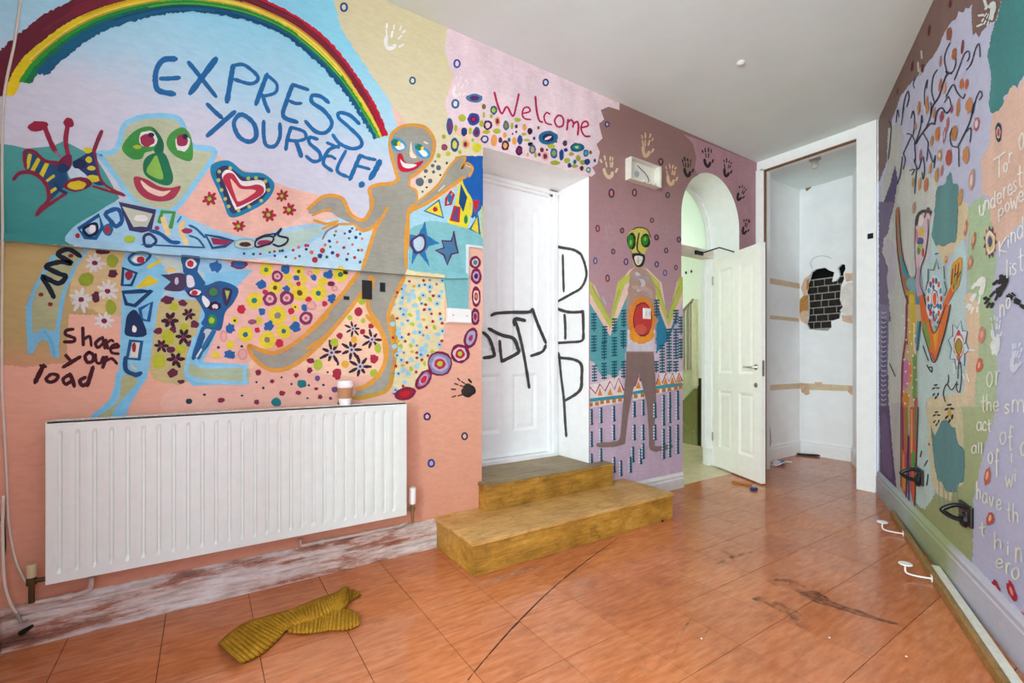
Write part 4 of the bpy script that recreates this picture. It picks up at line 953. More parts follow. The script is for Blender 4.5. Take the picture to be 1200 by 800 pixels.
fr(200, 130, 5)
W((22, '1105 75 1050 25 990 10 985 40 1040 90 1110 160 1115 205 1060 220 990 190 950 140'))
SUB('letter'); S(BL, 28, '400 25 370 75 400 150 460 180 500 150 490 80 440 30', True, True)
W((24, '545 60 545 140 560 200 610 205 640 150 640 75')); W((24, '705 95 685 160 675 225'), (20, '705 95 780 120 790 160 740 175 690 170'), (28, '735 180 750 220 765 265'))
W((22, '860 165 815 155 815 190 870 240 875 285 835 295 795 265')); W((22, '985 205 925 230 895 305 945 350'), (18, '915 185 950 200 985 215'), (18, '910 265 940 265 965 280'))
W((22, '1025 235 975 345 1035 385')); W((26, '1110 260 1080 330 1050 400'), (20, '1110 260 1150 275 1200 285'), (18, '1090 320 1130 330 1165 340'))
fr(360, 130, 5); SUB('letter'); S(BL, 34, '425 295 400 345 370 395'); B(BL, 320, 430, 19)
# ------------------------------------------------------------------ heart and red flowers
fr(200, 130, 5)
MO('painted_heart', 1.2, 'blue, white and red outlined painted heart')
F('1a86b0', '340 290 420 350 470 360 540 365 600 410 605 460 560 530 480 580 390 620 340 615 310 540 270 450 235 370 245 310')
SUB('dark_border'); F('3a3860', '330 320 400 370 440 390 540 390 580 430 570 470 520 530 400 590 350 590 300 460 265 370 280 335')
SUB('white_border'); F('w', '325 345 365 355 410 405 450 410 530 405 555 440 540 490 400 575 370 560 330 460 300 380')
SUB('red_border'); F('c03048', '330 365 370 370 410 430 450 440 510 430 545 450 530 495 400 560 380 545 340 470 305 400')
SUB('centre'); F('f4c8b4', '350 400 375 420 410 455 480 460 495 475 405 530 380 500')
SUB('dots')
for x, y in ((350, 335), (285, 355), (280, 405), (298, 462), (320, 515), (340, 558), (398, 583), (460, 560), (530, 525), (572, 463), (555, 412), (500, 392), (455, 395)): B('b8c860', x, y, 11)
for x, y, r in ((230, 515, 45), (655, 498, 38), (695, 578, 42), (575, 608, 44), (400, 675, 40)):
    MO('painted_flower', 1.2); FL(x, y, r, 'b02a3c', None, 7, .42); SUB('flower_centre'); B('5a3a20', x, y, r * .38); B('b8c040', x - 3, y, r * .28)
# ------------------------------------------------------------------ butterfly
fr(0, 130, 5)
MO('painted_butterfly', 1.2, 'maroon, navy and yellow painted butterfly with a smiling face')
F('c6e0ea', '400 340 480 300 520 360 500 400 420 400')
SUB('wing'); F('1d4f7a', '150 250 200 250 280 300 330 300 380 340 400 420 360 460 300 520 270 530 280 470 230 390 150 340')
for w, s in ((22, '175 258 160 330'), (26, '225 285 190 350'), (28, '275 310 240 380'), (16, '315 380 275 410'), (18, '325 455 295 475')): S('d8cf2a', w, s)
for w, s in ((22, '150 330 145 240 200 238 260 290 340 305 400 310'), (24, '80 400 120 362 200 365 270 430 285 520 240 570 215 610'), (20, '220 600 300 540 390 480')): S('8a2440', w, s)
SUB('wing'); F('2a3a70', '430 300 490 260 550 230 560 300 590 390 620 430 560 430 500 370 450 330')
for x, y, a, b in ((515, 230, 26, 18), (520, 285, 20, 18), (535, 335, 24, 14), (550, 395, 44, 20), (655, 460, 24, 7)): B('d8cf2a', x, y, a, b)
for w, s in ((26, '595 120 570 180 550 235'), (15, '555 240 570 320 590 400 640 450 725 490'), (14, '545 440 640 470 730 495')): S('8a2a44', w, s)
SUB('antenna'); S('9a2040', 30, '260 90 300 190 325 235'); B('9a2040', 220, 88, 60, 30, -8); S('b06080', 10, '325 235 370 285')
SUB('antenna'); S('9a2848', 28, '400 70 385 170 400 260'); B('9a2040', 402, 68, 32, 30)
SUB('face'); F('7c2142', '380 260 420 260 415 330 380 360 330 330 340 300'); B('1a3a60', 370, 335, 36, 30); B('1a2a50', 465, 310, 40, 30); B('7c2142', 455, 430, 85, 42, -4); B('e0c828', 450, 435, 55, 26, -4)
S('2a3a70', 18, '320 420 350 460 390 480')
# ------------------------------------------------------------------ green faced figure
fr(0, 0, 1)
MO('painted_figure', 1.0, 'green-faced painted figure outlined in sky blue, patterned in navy shapes')
F('a6d6ec', '82 286 84 268 112 250 142 235 190 243 232 260 262 272 300 279 330 268 372 262 388 268 352 290 310 302 260 303 160 296', True)
F('b9d6c8', '300 282 335 272 380 266 350 288 310 296')
F('9ed2ec', '146 292 236 300 262 306 298 318 262 332 240 352 205 350 187 354 146 362', False); F('c6d8cc', '160 302 215 306 240 330 190 345 165 340')
F('86cbe8', '146 300 143 340 141 400 139 430 133 455 124 475 104 492 142 492 152 475 166 452 173 440 179 400 187 352 200 330 180 300', True)
F('86cbe8', '296 316 270 345 260 372 250 398 238 424 290 427 292 449 226 452 215 441 218 422 230 392 236 360 240 320', False)
fr(0, 130, 5)
SUB('head'); H_ = '760 60 870 30 1020 35 1070 80 1090 150 1140 210 1260 240 1160 400 1040 560 960 590 800 540 690 400 600 280 560 250 660 240 700 180 720 100'
F('c3cda8', H_); S('8fd6f2', 32, H_, True, True)
SUB('eye'); F('3f9a44', '870 90 910 110 930 180 900 230 850 245 830 280 770 280 715 225 740 165 800 110'); F('1f6e4a', '890 95 930 130 960 190 950 250 900 235 925 170'); B('l', 805, 210, 26, 12); B('w', 865, 165, 54, 48); B('a03050', 862, 172, 42, 38); B('3a1a3a', 885, 140, 20, 14)
SUB('eye'); F('4a9e44', '1065 95 1110 130 1130 210 1125 285 1080 290 1010 250 975 190 1000 130'); B('w', 1070, 188, 44, 50); B('a03050', 1068, 172, 34, 38); B('2a2a4a', 1085, 150, 16, 16)
SUB('nose'); F('1f7a52', '880 255 960 245 1000 330 1015 400 990 435 930 425 850 375 840 300'); F('8fc452', '915 260 930 290 955 400 860 360 890 290')
SUB('mouth'); F('b03a50', '785 385 860 400 930 440 1000 450 1060 440 1020 510 950 530 860 515 800 460'); F('f6d8c4', '825 405 880 445 950 470 1000 465 950 500 880 480 840 445')
SUB('torso'); F('c6d0b8', '720 540 910 590 870 690 770 690'); S('3a3a68', 34, '705 545 905 590 875 690 830 695 770 690', False, True); B('w', 825, 628, 40, 20)
S('0f5a90', 24, '460 690 580 610 600 680 560 745 500 740', False, True); S('1a1a38', 18, '490 690 560 660 565 710 520 730', True, True); B('w', 540, 690, 20, 24); B('b02838', 455, 730, 14, 15); B('1f6a98', 632, 695, 32, 36); B('b02838', 630, 695, 17, 24)
S('1d5a96', 26, '620 600 690 575 715 640 680 675 645 640', True, True); S('4aa03c', 26, '935 650 950 590 1020 595 1000 680', False); S('f4dc9c', 34, '955 630 985 720'); S('f4d890', 28, '1075 650 1060 700 1095 780'); B('a03060', 1095, 702, 32, 16); B('a83a60', 920, 685, 15, 13)
S('3a3560', 18, '845 735 880 722 915 760 885 790 850 785', True, True); B('l', 760, 750, 36, 22); S('1a6a98', 14, '1110 670 1150 690 1200 740'); S('1a6a98', 12, '1110 730 1160 750 1195 795'); S('1d5a96', 22, '880 700 940 720 1000 765 1050 770'); S('1d5a96', 9, '830 782 1000 790 1200 800'); S('2a86b8', 12, '1040 650 1060 620')
fr(0, 260, 5)
SUB('arm'); F('7cc4e6', '400 140 530 150 450 260 390 400 350 620 345 800 320 795 300 780 280 700 240 690 215 720 190 775 160 770 150 500 210 350 300 200', False, .8); F('aeb488', '360 170 490 165 420 280 355 440 325 620 300 640 250 620 195 650 190 480 240 350', True)
S('121b30', 30, '470 200 400 160 340 190 420 240 350 235 270 260 340 300 385 320 340 360 250 320 290 390 315 440', True); B('8a2030', 415, 198, 15, 12); B('8a2030', 240, 425, 15, 13); B('8a2030', 295, 482, 15, 13); S('6fb8dc', 18, '260 640 300 700 320 790')
SUB('torso'); S('1d5a8a', 16, '755 215 800 180 880 190 840 240 790 250', True, True); B('w', 815, 220, 40, 22); B('b02840', 825, 222, 24, 20); S('17406e', 20, '722 270 800 300 770 370 715 370', False, True); B('98203c', 755, 312, 24, 28); S('e0d040', 22, '870 265 935 230'); F('d8c430', '790 390 870 310 935 350 880 375', False); B('f0c870', 1000, 282, 28, 13)
S('1d5f96', 24, '1072 200 1160 210 1150 280 1082 290', False, True); B('w', 1118, 245, 30, 28); B('c02840', 1118, 245, 18, 18); F('4a3a58', '940 308 1080 305 1078 400 960 392 1000 350', False); B('c8b0c0', 1035, 345, 12, 20); F('w', '1098 318 1130 330 1142 370 1105 378'); S('1d5f96', 26, '1088 300 1100 400 1165 440'); S('1d5f96', 22, '1150 300 1195 360'); S('1d4a80', 20, '1110 400 1150 370 1195 390 1170 430 1120 430', True, True); B('w', 1148, 412, 30, 20); B('c02840', 1145, 412, 22, 16)
SUB('leg'); S('14406e', 24, '720 412 830 405 890 400 790 490 740 480', False, True); S('1d5a96', 24, '820 510 890 470 870 580 830 570', False, True); F('14305a', '750 540 800 520 860 660 740 665 735 600'); F('w', '780 605 800 620 795 645 775 640')
fr(0, 370, 5)
S('1d5a8a', 22, '765 145 830 150 815 255 745 250', False, True); F('d8dcc8', '775 155 820 158 806 245 760 242', False); B('a02030', 785, 185, 13, 28); S('174a7c', 28, '735 245 738 315 790 345 825 335'); F('c6d0b8', '760 265 812 322 770 312')
F('b3b684', '720 350 800 370 790 450 700 530 650 592 570 592 660 530 700 470'); S('7cc6ea', 26, '690 340 680 440 640 510 540 595'); S('7cc6ea', 28, '850 350 780 440 700 530 670 592')
fr(180, 260, 5)
SUB('leg'); F('1d5f96', '160 210 270 212 255 300 300 370 390 345 495 390 470 470 420 530 400 620 370 635 280 600 300 540 240 440 180 400 200 330'); B('w', 218, 245, 34, 28); B('c02840', 216, 245, 20, 20); F('e8e4e8', '195 315 228 320 240 372 200 380'); F('4a3a5c', '90 308 180 305 176 400 62 395 105 345'); B('d0c0d0', 135, 345, 12, 22); B('3a2a50', 240, 415, 44, 26); B('w', 245, 412, 32, 18); B('c02840', 240, 415, 20, 15)
F('4a4a70', '300 410 350 375 385 380 380 430 330 440'); B('3a8a50', 350, 410, 24, 26); F('3a2a50', '405 388 462 400 432 492 408 462'); F('a8c860', '418 400 447 405 430 458'); B('2a1a30', 355, 492, 42, 28); B('w', 360, 496, 18, 15); B('8a2a50', 355, 512, 12, 8); F('w', '290 430 330 470 310 500 285 460'); B('2f8a4a', 345, 577, 28, 36); B('a8d040', 340, 576, 16, 19)
S('1d5f96', 20, '292 620 358 640 312 725 262 780', False); S('1d5f96', 22, '290 620 255 720 232 800'); F('d0d8d8', '300 630 345 640 310 700 285 700')
fr(200, 370, 5); S('1d5f96', 34, '190 110 165 175 140 240'); S('2a74a8', 22, '250 90 200 170 160 250'); S('w', 10, '180 195 152 240'); F('b4c49c', '110 270 170 300 440 300 430 390 180 380 110 350'); S('8fd4f0', 24, '140 130 105 250 95 340 190 380 440 395'); S('8fd4f0', 20, '150 255 190 298 450 292'); S('8fd4f0', 22, '440 295 430 345 440 395'); S('a8c8c0', 12, '200 340 420 335')
fr(180, 260, 5)
SUB('arm'); F('9a2850', '335 92 470 112 420 135 350 132', False); S('1d5a8a', 18, '305 75 390 90 470 112 420 142 345 152', False, True); F('c8d0b8', '480 115 530 100 585 115 580 150 530 155 485 145'); B('4a2838', 537, 131, 36, 14); S('7ab8c8', 8, '480 115 530 100 590 112 585 150 530 156 480 145', True, True); B('a03058', 650, 122, 44, 18); S('2a2448', 11, '600 110 650 85 700 88 692 120 640 140 600 145', True, True); S('2a3050', 12, '705 85 750 38 730 78 785 95 775 125 735 142 700 130'); S('2a3050', 10, '600 100 650 78 720 68')
# ------------------------------------------------------------------ grey figure outlined in orange
OR = 'e2a040'; GY = 'a2a193'
MO('painted_figure', 1.6, 'grey painted figure with orange outline, red lips and blue eyes')
fr(360, 130, 5)
F(GY, '365 600 330 640 280 625 215 545 185 505 110 505 20 570 10 600 60 600 130 590 180 620 260 660 330 695 420 640 470 560 480 480 370 460')
F(GY, '545 370 605 370 605 440 640 470 645 545 595 590 585 830 355 830 385 700 430 630 470 560 400 480 370 450 450 430 520 420', False)
F(GY, '630 550 700 500 780 430 850 300 880 275 920 275 930 320 970 340 960 380 900 400 860 430 750 500 650 570 590 610')
fr(360, 260, 5)
F(GY, '372 115 592 115 590 260 560 340 500 480 480 560 500 680 515 800 460 800 450 700 420 610 375 540 360 460 385 350 330 400 250 500 120 650 0 740 0 650 60 590 200 430 300 300 330 262', False)
fr(200, 370, 5); F(GY, '1010 10 840 190 700 300 600 320 520 290 465 230 470 180 540 210 620 210 740 150 920 0', False)
fr(380, 370, 5); F(GY, '270 0 400 0 418 150 405 300 370 430 240 475 170 480 190 435 260 400 330 330 365 220 345 110', False)
SUB('outline', 'orange brushed outline'); fr(360, 130, 5)
for w, s in ((22, '520 405 500 422 370 448 382 540 355 612 318 640 250 600 205 512 100 500 5 575'), (18, '280 662 330 702 420 650 472 565'), (22, '640 545 595 590 590 700 588 800'), (14, '655 525 760 440 830 330 880 280'), (20, '595 590 700 540 860 430 920 385'), (16, '470 570 430 640 390 720 365 800'), (14, '30 612 80 590 140 572'), (16, '40 640 110 660 180 645'), (14, '90 690 160 665 270 662'), (12, '605 385 600 440 640 468 645 530'), (14, '870 275 925 270 905 340 935 305 970 335 950 380')): S(OR, w, s)
S('8f8a80', 12, '90 750 120 700 180 670')
fr(360, 260, 5)
for w, s in ((22, '410 0 370 130 325 270'), (20, '585 0 576 130 582 270'), (26, '300 300 200 430 60 590 0 650'), (24, '375 320 330 400 250 510 120 660 0 745'), (24, '388 335 355 460 370 530 420 600 450 700 460 800'), (24, '568 325 500 470 475 560 500 680 515 800')): S(OR, w, s)
fr(200, 370, 5); S(OR, 24, '920 0 740 150 620 215 540 205 460 175 475 230 540 295 620 320 720 290 860 180 1010 10')
fr(380, 370, 5); S(OR, 26, '250 0 340 100 365 220 330 330 260 400 190 430'); S('c89a38', 26, '400 0 418 150 405 300 370 430 240 475 175 480')
fr(360, 130, 5)
SUB('head'); HD = '490 190 500 130 555 90 620 80 690 95 735 150 745 210 720 290 660 350 600 385 545 395 520 340 500 270'
F(GY, HD); S(OR, 20, '535 405 515 340 495 265 485 190 500 130 555 92 620 82 690 97 735 150 745 210 720 290 660 350 605 390')
SUB('eye'); F('3f9ed0', '490 170 530 158 572 182 582 215 540 238 500 222'); F('w', '510 195 550 185 572 215 535 228'); B('2a7a5a', 515, 185, 24, 22); B('y', 538, 192, 11, 15)
SUB('eye'); F('3f9ed0', '628 192 662 195 712 230 722 265 682 278 640 252'); F('w', '650 225 690 232 708 258 680 266'); B('2a7a5a', 655, 212, 22, 20); B('y', 675, 218, 9, 11)
SUB('nose'); F('f6e4d0', '608 178 618 238 642 272 602 266')
SUB('mouth'); F('d01838', '530 255 555 252 575 298 620 308 682 290 650 332 600 355 552 355 530 320'); F('w', '545 282 572 305 642 315 600 336 560 325')
S('f0e6d8', 10, '685 182 705 190'); S('e0dcd4', 7, '770 470 790 450 805 435')
# ------------------------------------------------------------------ triangles, stars, chain
MO('painted_triangles', 1.2, 'painted blue field with red and yellow triangles beside the raised hand', cx=(0, 566))
F('1a5fae', '925 262 1030 264 1030 560 965 630 930 500 908 400 960 382 972 330 925 310', False, .6)
F('e8dc3a', '898 400 925 460 955 520 950 640 940 690 820 655 865 560 880 480', False); F('y', '770 520 690 585 795 625', False); S('1a6a98', 14, '772 522 688 585 797 625', False, True); B('r', 750, 575, 15)
S('c02838', 18, '845 470 858 490 840 545 812 552 815 515', False, True); B('2a6a98', 836, 512, 14, 28); F('6a4a80', '862 560 890 565 885 650 845 642', False); S('c02838', 16, '865 556 892 565 886 650 842 640', False, True); F('1a4a80', '900 425 938 505 915 592 888 540', False); F('e8dc3a', '942 520 952 600 935 690 905 662 922 590', False); B('2a8a50', 930, 635, 11, 26); F('2a6ab0', '958 545 990 640 1012 555 985 510', False); F('d02838', '970 520 1012 528 985 602', False); F('y', '1000 612 955 692 1012 722', False); S('1a5a8a', 13, '1000 612 955 692 1010 720', False, True); S('e8dc3a', 14, '895 400 930 470 962 530 958 610'); S('e8dc3a', 8, '1024 560 1024 740')
fr(360, 260, 5)
MO('painted_star', 1.2, 'blue painted star with a maroon inner outline'); F('2a7ab0', '690 -5 705 80 775 125 712 142 692 170 718 262 650 180 612 252 618 165 590 130 592 72 650 80', False, .4)
SUB('star_centre'); B('c4dbe4', 655, 126, 34, 42); S('5a2a58', 12, '672 75 692 115 682 160 640 182 618 150 612 110', True, True)
MO('painted_star', 1.2, 'steel blue painted star outlined in purple'); F('4a7aa0', '858 50 875 140 888 182 845 190 820 258 800 195 748 165 800 150 785 108 845 110', False, .4)
SUB('star_outline'); S('5a2a58', 11, '858 52 873 140 885 180 845 188 820 252 802 194 752 166 802 152 790 110 845 112', False, True)
MO('painted_chain', 1.2, 'maroon painted chain of eyed beads climbing beside the door recess'); MR = '7a1f48'
fr(360, 260, 5)
for x, y, a, b, rot, cs in ((985, 237, 34, 38, 0, (('e8c8d0', .6), ('3a8a80', .4))), (990, 317, 32, 48, 0, (('c8a0c0', .62), ('2a2a60', .35))), (990, 437, 27, 62, 0, (('f0d0c8', .62), ('a83030', .42), ('c89a40', .2))), (985, 555, 25, 52, 0, (('c8a0b8', .6), ('a02040', .4))), (958, 680, 38, 66, 18, (('a8a8c8', .7), ('b03060', .3)))):
    SUB('bead'); B(MR, x, y, a, b, rot, .06)
    for c_, k in cs: B(c_, x, y, a * k, b * k, rot)
fr(380, 370, 5)
for x, y, a, b, rot, cs in ((795, 222, 56, 56, 0, (('e0c8d4', .72), ('c02838', .5), ('l', .25))), (678, 280, 76, 72, 0, (('8a8ab0', .84), ('b8b0c8', .62), ('c02848', .45), ('l', .22))), (583, 372, 38, 68, 35, (('9a7a9a', .7), ('c8b0c0', .5), ('c02848', .38))), (472, 456, 66, 38, -14, (('a02030', .72), ('c8202c', .45)))):
    SUB('bead'); B(MR, x, y, a, b, rot, .06)
    for c_, k in cs: B(c_, x, y, a * k, b * k, rot)
S(MR, 10, '405 455 430 462')
# ------------------------------------------------------------------ words at the lower left
MO('painted_lettering', 1.2, 'maroon brushed words share your load'); DM = '43101c'
fr(0, 370, 5)
def W2(*st):
    SUB('letter')
    for w, s in st: S(DM, w, s)
W2((20, '430 78 390 85 385 110 435 130 430 150 375 152')); W2((22, '485 70 488 170'), (18, '490 140 525 120 535 175')); W2((20, '590 130 560 160 575 185 605 160', ), (20, '600 125 615 190')); W2((20, '620 140 632 190'), (16, '625 160 650 142 665 150')); W2((18, '650 190 695 180 680 165 650 185 655 215 695 222'))
W2((20, '385 230 415 265'), (24, '470 240 420 270 370 300')); W2((22, '520 212 498 240 515 272 545 262 545 228 520 212')); W2((18, '560 225 565 270 590 275 605 240 615 262')); W2((22, '625 240 602 302'), (18, '620 265 655 250 685 280'))
W2((30, '255 290 230 340 205 390'), (16, '235 290 270 298')); W2((22, '300 340 270 368 290 388 325 378 340 350 310 340')); W2((22, '405 345 370 370 385 400 420 380', ), (26, '410 340 425 375 435 412')); W2((24, '500 360 468 380 485 408 520 390'), (26, '545 300 530 350 512 408'))
# ------------------------------------------------------------------ fields of dots and flowers
MO('painted_dots', 1.1, 'field of yellow, blue and maroon painted blobs'); fr(180, 260, 5)
for x, y, r, c_ in ((660, 280, 40, 'g'), (850, 290, 32, '6a5a20'), (1095, 308, 45, '2f7a50'), (712, 385, 38, '5a4a20'), (855, 415, 50, '6a4a20'), (965, 418, 46, 't'), (590, 460, 50, '1f8a7a'), (727, 548, 56, '8a8a80'), (830, 498, 20, 'm'), (475, 578, 22, 'k'), (538, 660, 46, 't'), (665, 690, 50, '8a8070'), (762, 640, 42, '1f7a6a')): B('ecd838', x, y, r); B(c_, x, y, r * .34)
for x, y, r in ((785, 320, 26), (955, 290, 20), (990, 350, 28), (880, 338, 24), (615, 578, 22), (825, 565, 16), (450, 720, 26), (365, 780, 22), (800, 372, 20)): B('e8d23c', x, y, r)
for x, y, r in ((365, 260, 34), (775, 275, 26), (628, 365, 28), (835, 328, 18), (940, 325, 20), (1025, 310, 26), (778, 392, 20), (1045, 448, 24), (885, 502, 20), (635, 525, 24), (450, 622, 28), (675, 608, 28), (830, 615, 30), (445, 775, 30)): B('2568a8', x, y, r, r, 0, .28)
for x, y, r in ((725, 318, 34), (682, 450, 42), (780, 445, 42), (892, 563, 40)): B('84305a', x, y, r); B('eab8b8', x, y, r * .55); B('c06a80', x, y, r * .25)
B('84305a', 500, 250, 50, 26); B('2568a8', 500, 248, 36, 17)
for x, y, r in ((850, 362, 14), (652, 410, 16), (908, 453, 18), (1003, 478, 16), (805, 522, 18), (515, 510, 24), (608, 633, 16), (735, 712, 25)): B('c8283e', x, y, r, r, 0, .2)
B('7c2142', 1040, 362, 22, 15); B('9a5a70', 578, 585, 26, 15)
for x, y, a, b in ((915, 300, 14, 12), (925, 490, 26, 22), (410, 670, 18, 30), (522, 775, 24, 28), (1060, 390, 14, 14)): RG('e09a90', x, y, a, b, 8, 'ecb4aa')
MO('painted_dots', 1.1, 'cloud of small navy, red and green dots above the moulding'); fr(360, 260, 5)
CY_ = {'n': '2a3f80', 'o': 'd8785a', 'r': 'b83040', 'g': '3a6a4a'}
for s in '130 112 n 10,175 118 o 8,215 150 r 9,265 132 o 8,250 55 n 10,285 90 n 10,310 70 g 8,160 78 g 8,168 55 o 8,290 45 o 7,263 38 g 7,220 68 r 7,245 95 g 7,322 98 o 8,148 180 n 11,90 168 r 16,178 195 r 12,240 187 r 7,278 208 r 9,300 165 g 8,232 220 n 9,310 235 g 9,320 165 o 9,75 198 n 14,115 205 g 9,25 178 o 12,105 135 o 9,45 222 r 18,5 138 r 8,135 145 g 7,-8 138 r 10,-5 160 n 9,-50 148 o 10,-82 165 r 9,-145 168 n 9,-160 170 g 8,-192 172 r 8,-220 178 g 7,-45 200 g 8,-125 205 g 8,-70 212 o 8,-190 198 n 8,-275 187 r 8,-315 188 g 9,-370 185 n 8'.split(','):
    x, y, c_, r = s.split(); B(CY_[c_], float(x), float(y), float(r))
MO('painted_flowers', 1.1, 'white daisies with lime and maroon blobs on khaki'); fr(0, 260, 5)
for x, y, r in ((555, 240, 62), (630, 405, 62), (475, 455, 72), (610, 580, 58)): FL(x, y, r, 'dcdcd8', None, 9, .3, irr=.2); B('7a2030', x, y, 17, 15)
for x, y, a, b in ((660, 228, 34, 40), (505, 335, 46, 40), (650, 498, 34, 42)): B('96a82e', x, y, a, b)
for x, y, a, b in ((602, 175, 40, 14), (660, 305, 28, 26), (560, 440, 24, 32)): B('5a1f38', x, y, a, b, 0, .2)
MO('painted_flowers', 1.1, 'dark flowers with lime and maroon blobs between the legs')
for x, y, a, b in ((980, 455, 38, 24), (1070, 475, 26, 18), (925, 640, 24, 22), (1013, 632, 20, 20), (1140, 600, 24, 22), (1108, 712, 20, 18), (1000, 750, 24, 20), (1010, 885, 30, 26), (1062, 936, 22, 12)): B('642440', x, y, a, b, 0, .2)
for x, y, a, b in ((1020, 495, 26, 26), (1080, 618, 26, 24), (985, 675, 38, 44), (1058, 745, 32, 30), (932, 815, 40, 46)): B('b8c030', x, y, a, b)
for x, y, r in ((995, 575, 54), (1105, 540, 40), (1075, 672, 48), (945, 725, 42), (1030, 805, 50)): FL(x, y, r, '34162c', 'a02848', 6, .42, .2)
MO('painted_dots', 1.1, 'scattered maroon, teal and navy dots above the radiator'); fr(200, 370, 5)
for x, y, a, b in ((513, 332, 18, 18), (595, 383, 14, 14), (735, 348, 16, 14), (652, 452, 18, 16), (748, 450, 17, 13), (853, 427, 13, 10), (875, 475, 14, 13), (937, 483, 10, 10), (505, 505, 16, 16), (297, 493, 23, 14), (815, 318, 16, 18), (820, 262, 24, 17)): B('8a2440', x, y, a, b, 0, .2)
for x, y, a, b in ((768, 397, 28, 24), (618, 505, 30, 26)): B('1a7a80', x, y, a, b)
B('1a3a40', 107, 500, 20, 16)
for x, y, a, b in ((280, 185, 9, 9), (417, 178, 9, 8), (503, 388, 7, 7), (543, 422, 8, 8), (650, 360, 7, 6), (708, 399, 7, 7), (810, 407, 7, 7), (895, 405, 8, 7), (920, 330, 7, 6), (980, 285, 7, 6), (802, 482, 7, 6), (985, 512, 8, 6), (418, 467, 9, 6), (198, 462, 10, 7)): B('28304e', x, y, a, b)
for x, y, a, b in ((860, 365, 16, 17), (962, 432, 20, 17)): B('6a4a80', x, y, a, b)
for x, y, a, b in ((990, 118, 18, 18), (1125, 92, 16, 16), (1172, 60, 16, 16), (975, 340, 28, 32), (1190, 250, 26, 26)): B('a82840', x, y, a, b, 0, .2)
for x, y, a, b in ((960, 155, 24, 24), (863, 285, 26, 32), (1050, 12, 14, 14), (1128, 28, 14, 14), (1215, 190, 20, 28), (1190, 335, 22, 24), (1120, -86, 22, 22), (1050, 10, 16, 16)): B('b0c23a', x, y, a, b)
for x, y, a, b in ((1075, 140, 20, 20), (1022, 283, 22, 22)): B('e8b03c', x, y, a, b)
B('a82840', 1100, -25, 24, 26); B('a82840', 990, 115, 16, 16)
for x, y, r in ((1068, 75, 46), (943, 215, 66), (1060, 198, 64), (1180, 138, 58), (1110, 297, 66)): MO('painted_flower', 1.1); FL(x, y, r, '3a2438', None, 7, .26, irr=.25); SUB('flower_centre'); B('c4bcc8', x, y, r * .3); B('4a3a50', x, y, r * .12)
MO('painted_dots', 1.1, 'cream panel speckled with sky blue, red and lime dots'); fr(360, 260, 5); rr = random.Random(5)
n_ = 0; placed = []
while n_ < 105:
    x, y = rr.uniform(500, 800), rr.uniform(340, 1000)
    lim = 500 + max(0, (480 - y)) * .35 - (20 if y > 650 else 0); rim = 800 if y < 700 else 800 - (y - 700) * .85
    if x < lim or x > rim or any((x - a) ** 2 + (y - b) ** 2 < 26 ** 2 for a, b in placed): continue
    placed.append((x, y)); n_ += 1; k = rr.random()
    if k < .52: B('9fd4e6', x, y, rr.uniform(12, 18), rr.uniform(11, 18), 0, .2); (rr.random() < .35) and B('2a4a80', x, y, 6)
    elif k < .72: B('b02a3a', x, y, 9, 9, 0, .25)
    elif k < .86: B('b6c53e', x, y, 15, 10, rr.uniform(0, 90), .2)
    elif k < .93: B('e0b040', x, y, 12, 9, 0, .2)
    else: B('8a90a8', x, y, 8)
MO('painted_dots', 1.1, 'crowd of jewel coloured eye-shaped dots around the Welcome lettering'); fr(540, 60, 5)
for s in '80 275 50 26 4a7aa0 5a2a68|75 398 36 36 2f4a90 5a2060 c02040|158 433 26 30 4a1838 e8d0d8|193 345 20 26 1d5a80 b3c93a|215 410 16 30 e8a868 7c2142|265 435 18 30 2a6a90 8f7f3e|300 437 9 20 b3b93a|333 402 20 12 b3b93a|20 472 18 26 1f3f7d|92 475 22 30 2a5a98 7c2142|55 467 10 22 b3b93a|135 325 12 16 7a6a2e|122 425 14 20 b3b93a|140 515 24 24 4a3a78 e0e0f0|150 473 22 12 b3b93a|212 468 22 16 b3b93a|195 522 18 36 eda65c|232 520 12 18 553560|260 552 22 30 4a1828 e8a868|258 492 12 16 eda65c|283 518 9 12 136f86|313 525 14 22 eda64c|347 518 16 28 2f4f8d|342 582 20 28 3a2060 8c2142|325 440 9 12 553560|325 472 6 8 1f3f7d|373 445 12 22 eda65c|405 468 16 20 3a1838|370 485 16 8 b3b93a|430 510 8 10 1f3f7d|385 520 20 8 b3b93a|408 545 16 12 1b171d|420 575 20 28 2a6a98 c8a060|512 508 58 42 1a6a90 2a2050|475 578 12 14 7c2142|460 605 9 12 7c2142|438 608 8 16 b3b93a|495 615 20 26 e8b0a0 7c2142|392 605 8 12 eda65c|545 597 22 30 2a5a90 8aa050|530 557 22 14 b3b93a|590 608 14 32 1d4a80|610 538 14 18 553560|615 578 12 12 1f3f7d|553 653 30 14 a3a93a|622 640 18 16 a3b93a|637 668 12 14 1f3f7d|668 648 10 14 136f86|648 602 16 10 a3a93a|667 672 20 10 a3a93a|680 562 42 26 1a5a78 2a8a90 d8d840|733 597 16 22 1d6a90 4a9ab0|688 625 14 18 a3a93a|715 650 18 14 a3a93a|740 648 18 18 1f3f7d|760 592 9 12 7a6a3e|708 685 12 14 5a3030|748 695 14 16 2a6a60 c8d8d0|785 640 7 10 1f3f7d|27 545 18 26 eda65c 7c2142|70 520 9 10 a3b93a|95 565 30 26 d8d02f|135 372 7 18 b3b93a|178 380 9 12 a3b93a|303 484 5 7 1f3f7d|455 448 7 10 7a6a2e|505 577 7 7 7c2142|560 530 6 6 7c2142'.split('|'):
    v = s.split(); x, y, a, b = map(float, v[:4])
    for i, c_ in enumerate(v[4:]): k = (1, .58, .26)[i]; B(c_, x, y, a * k, b * k)
B('f0d8e0', 512, 508, 24, 8, -25)
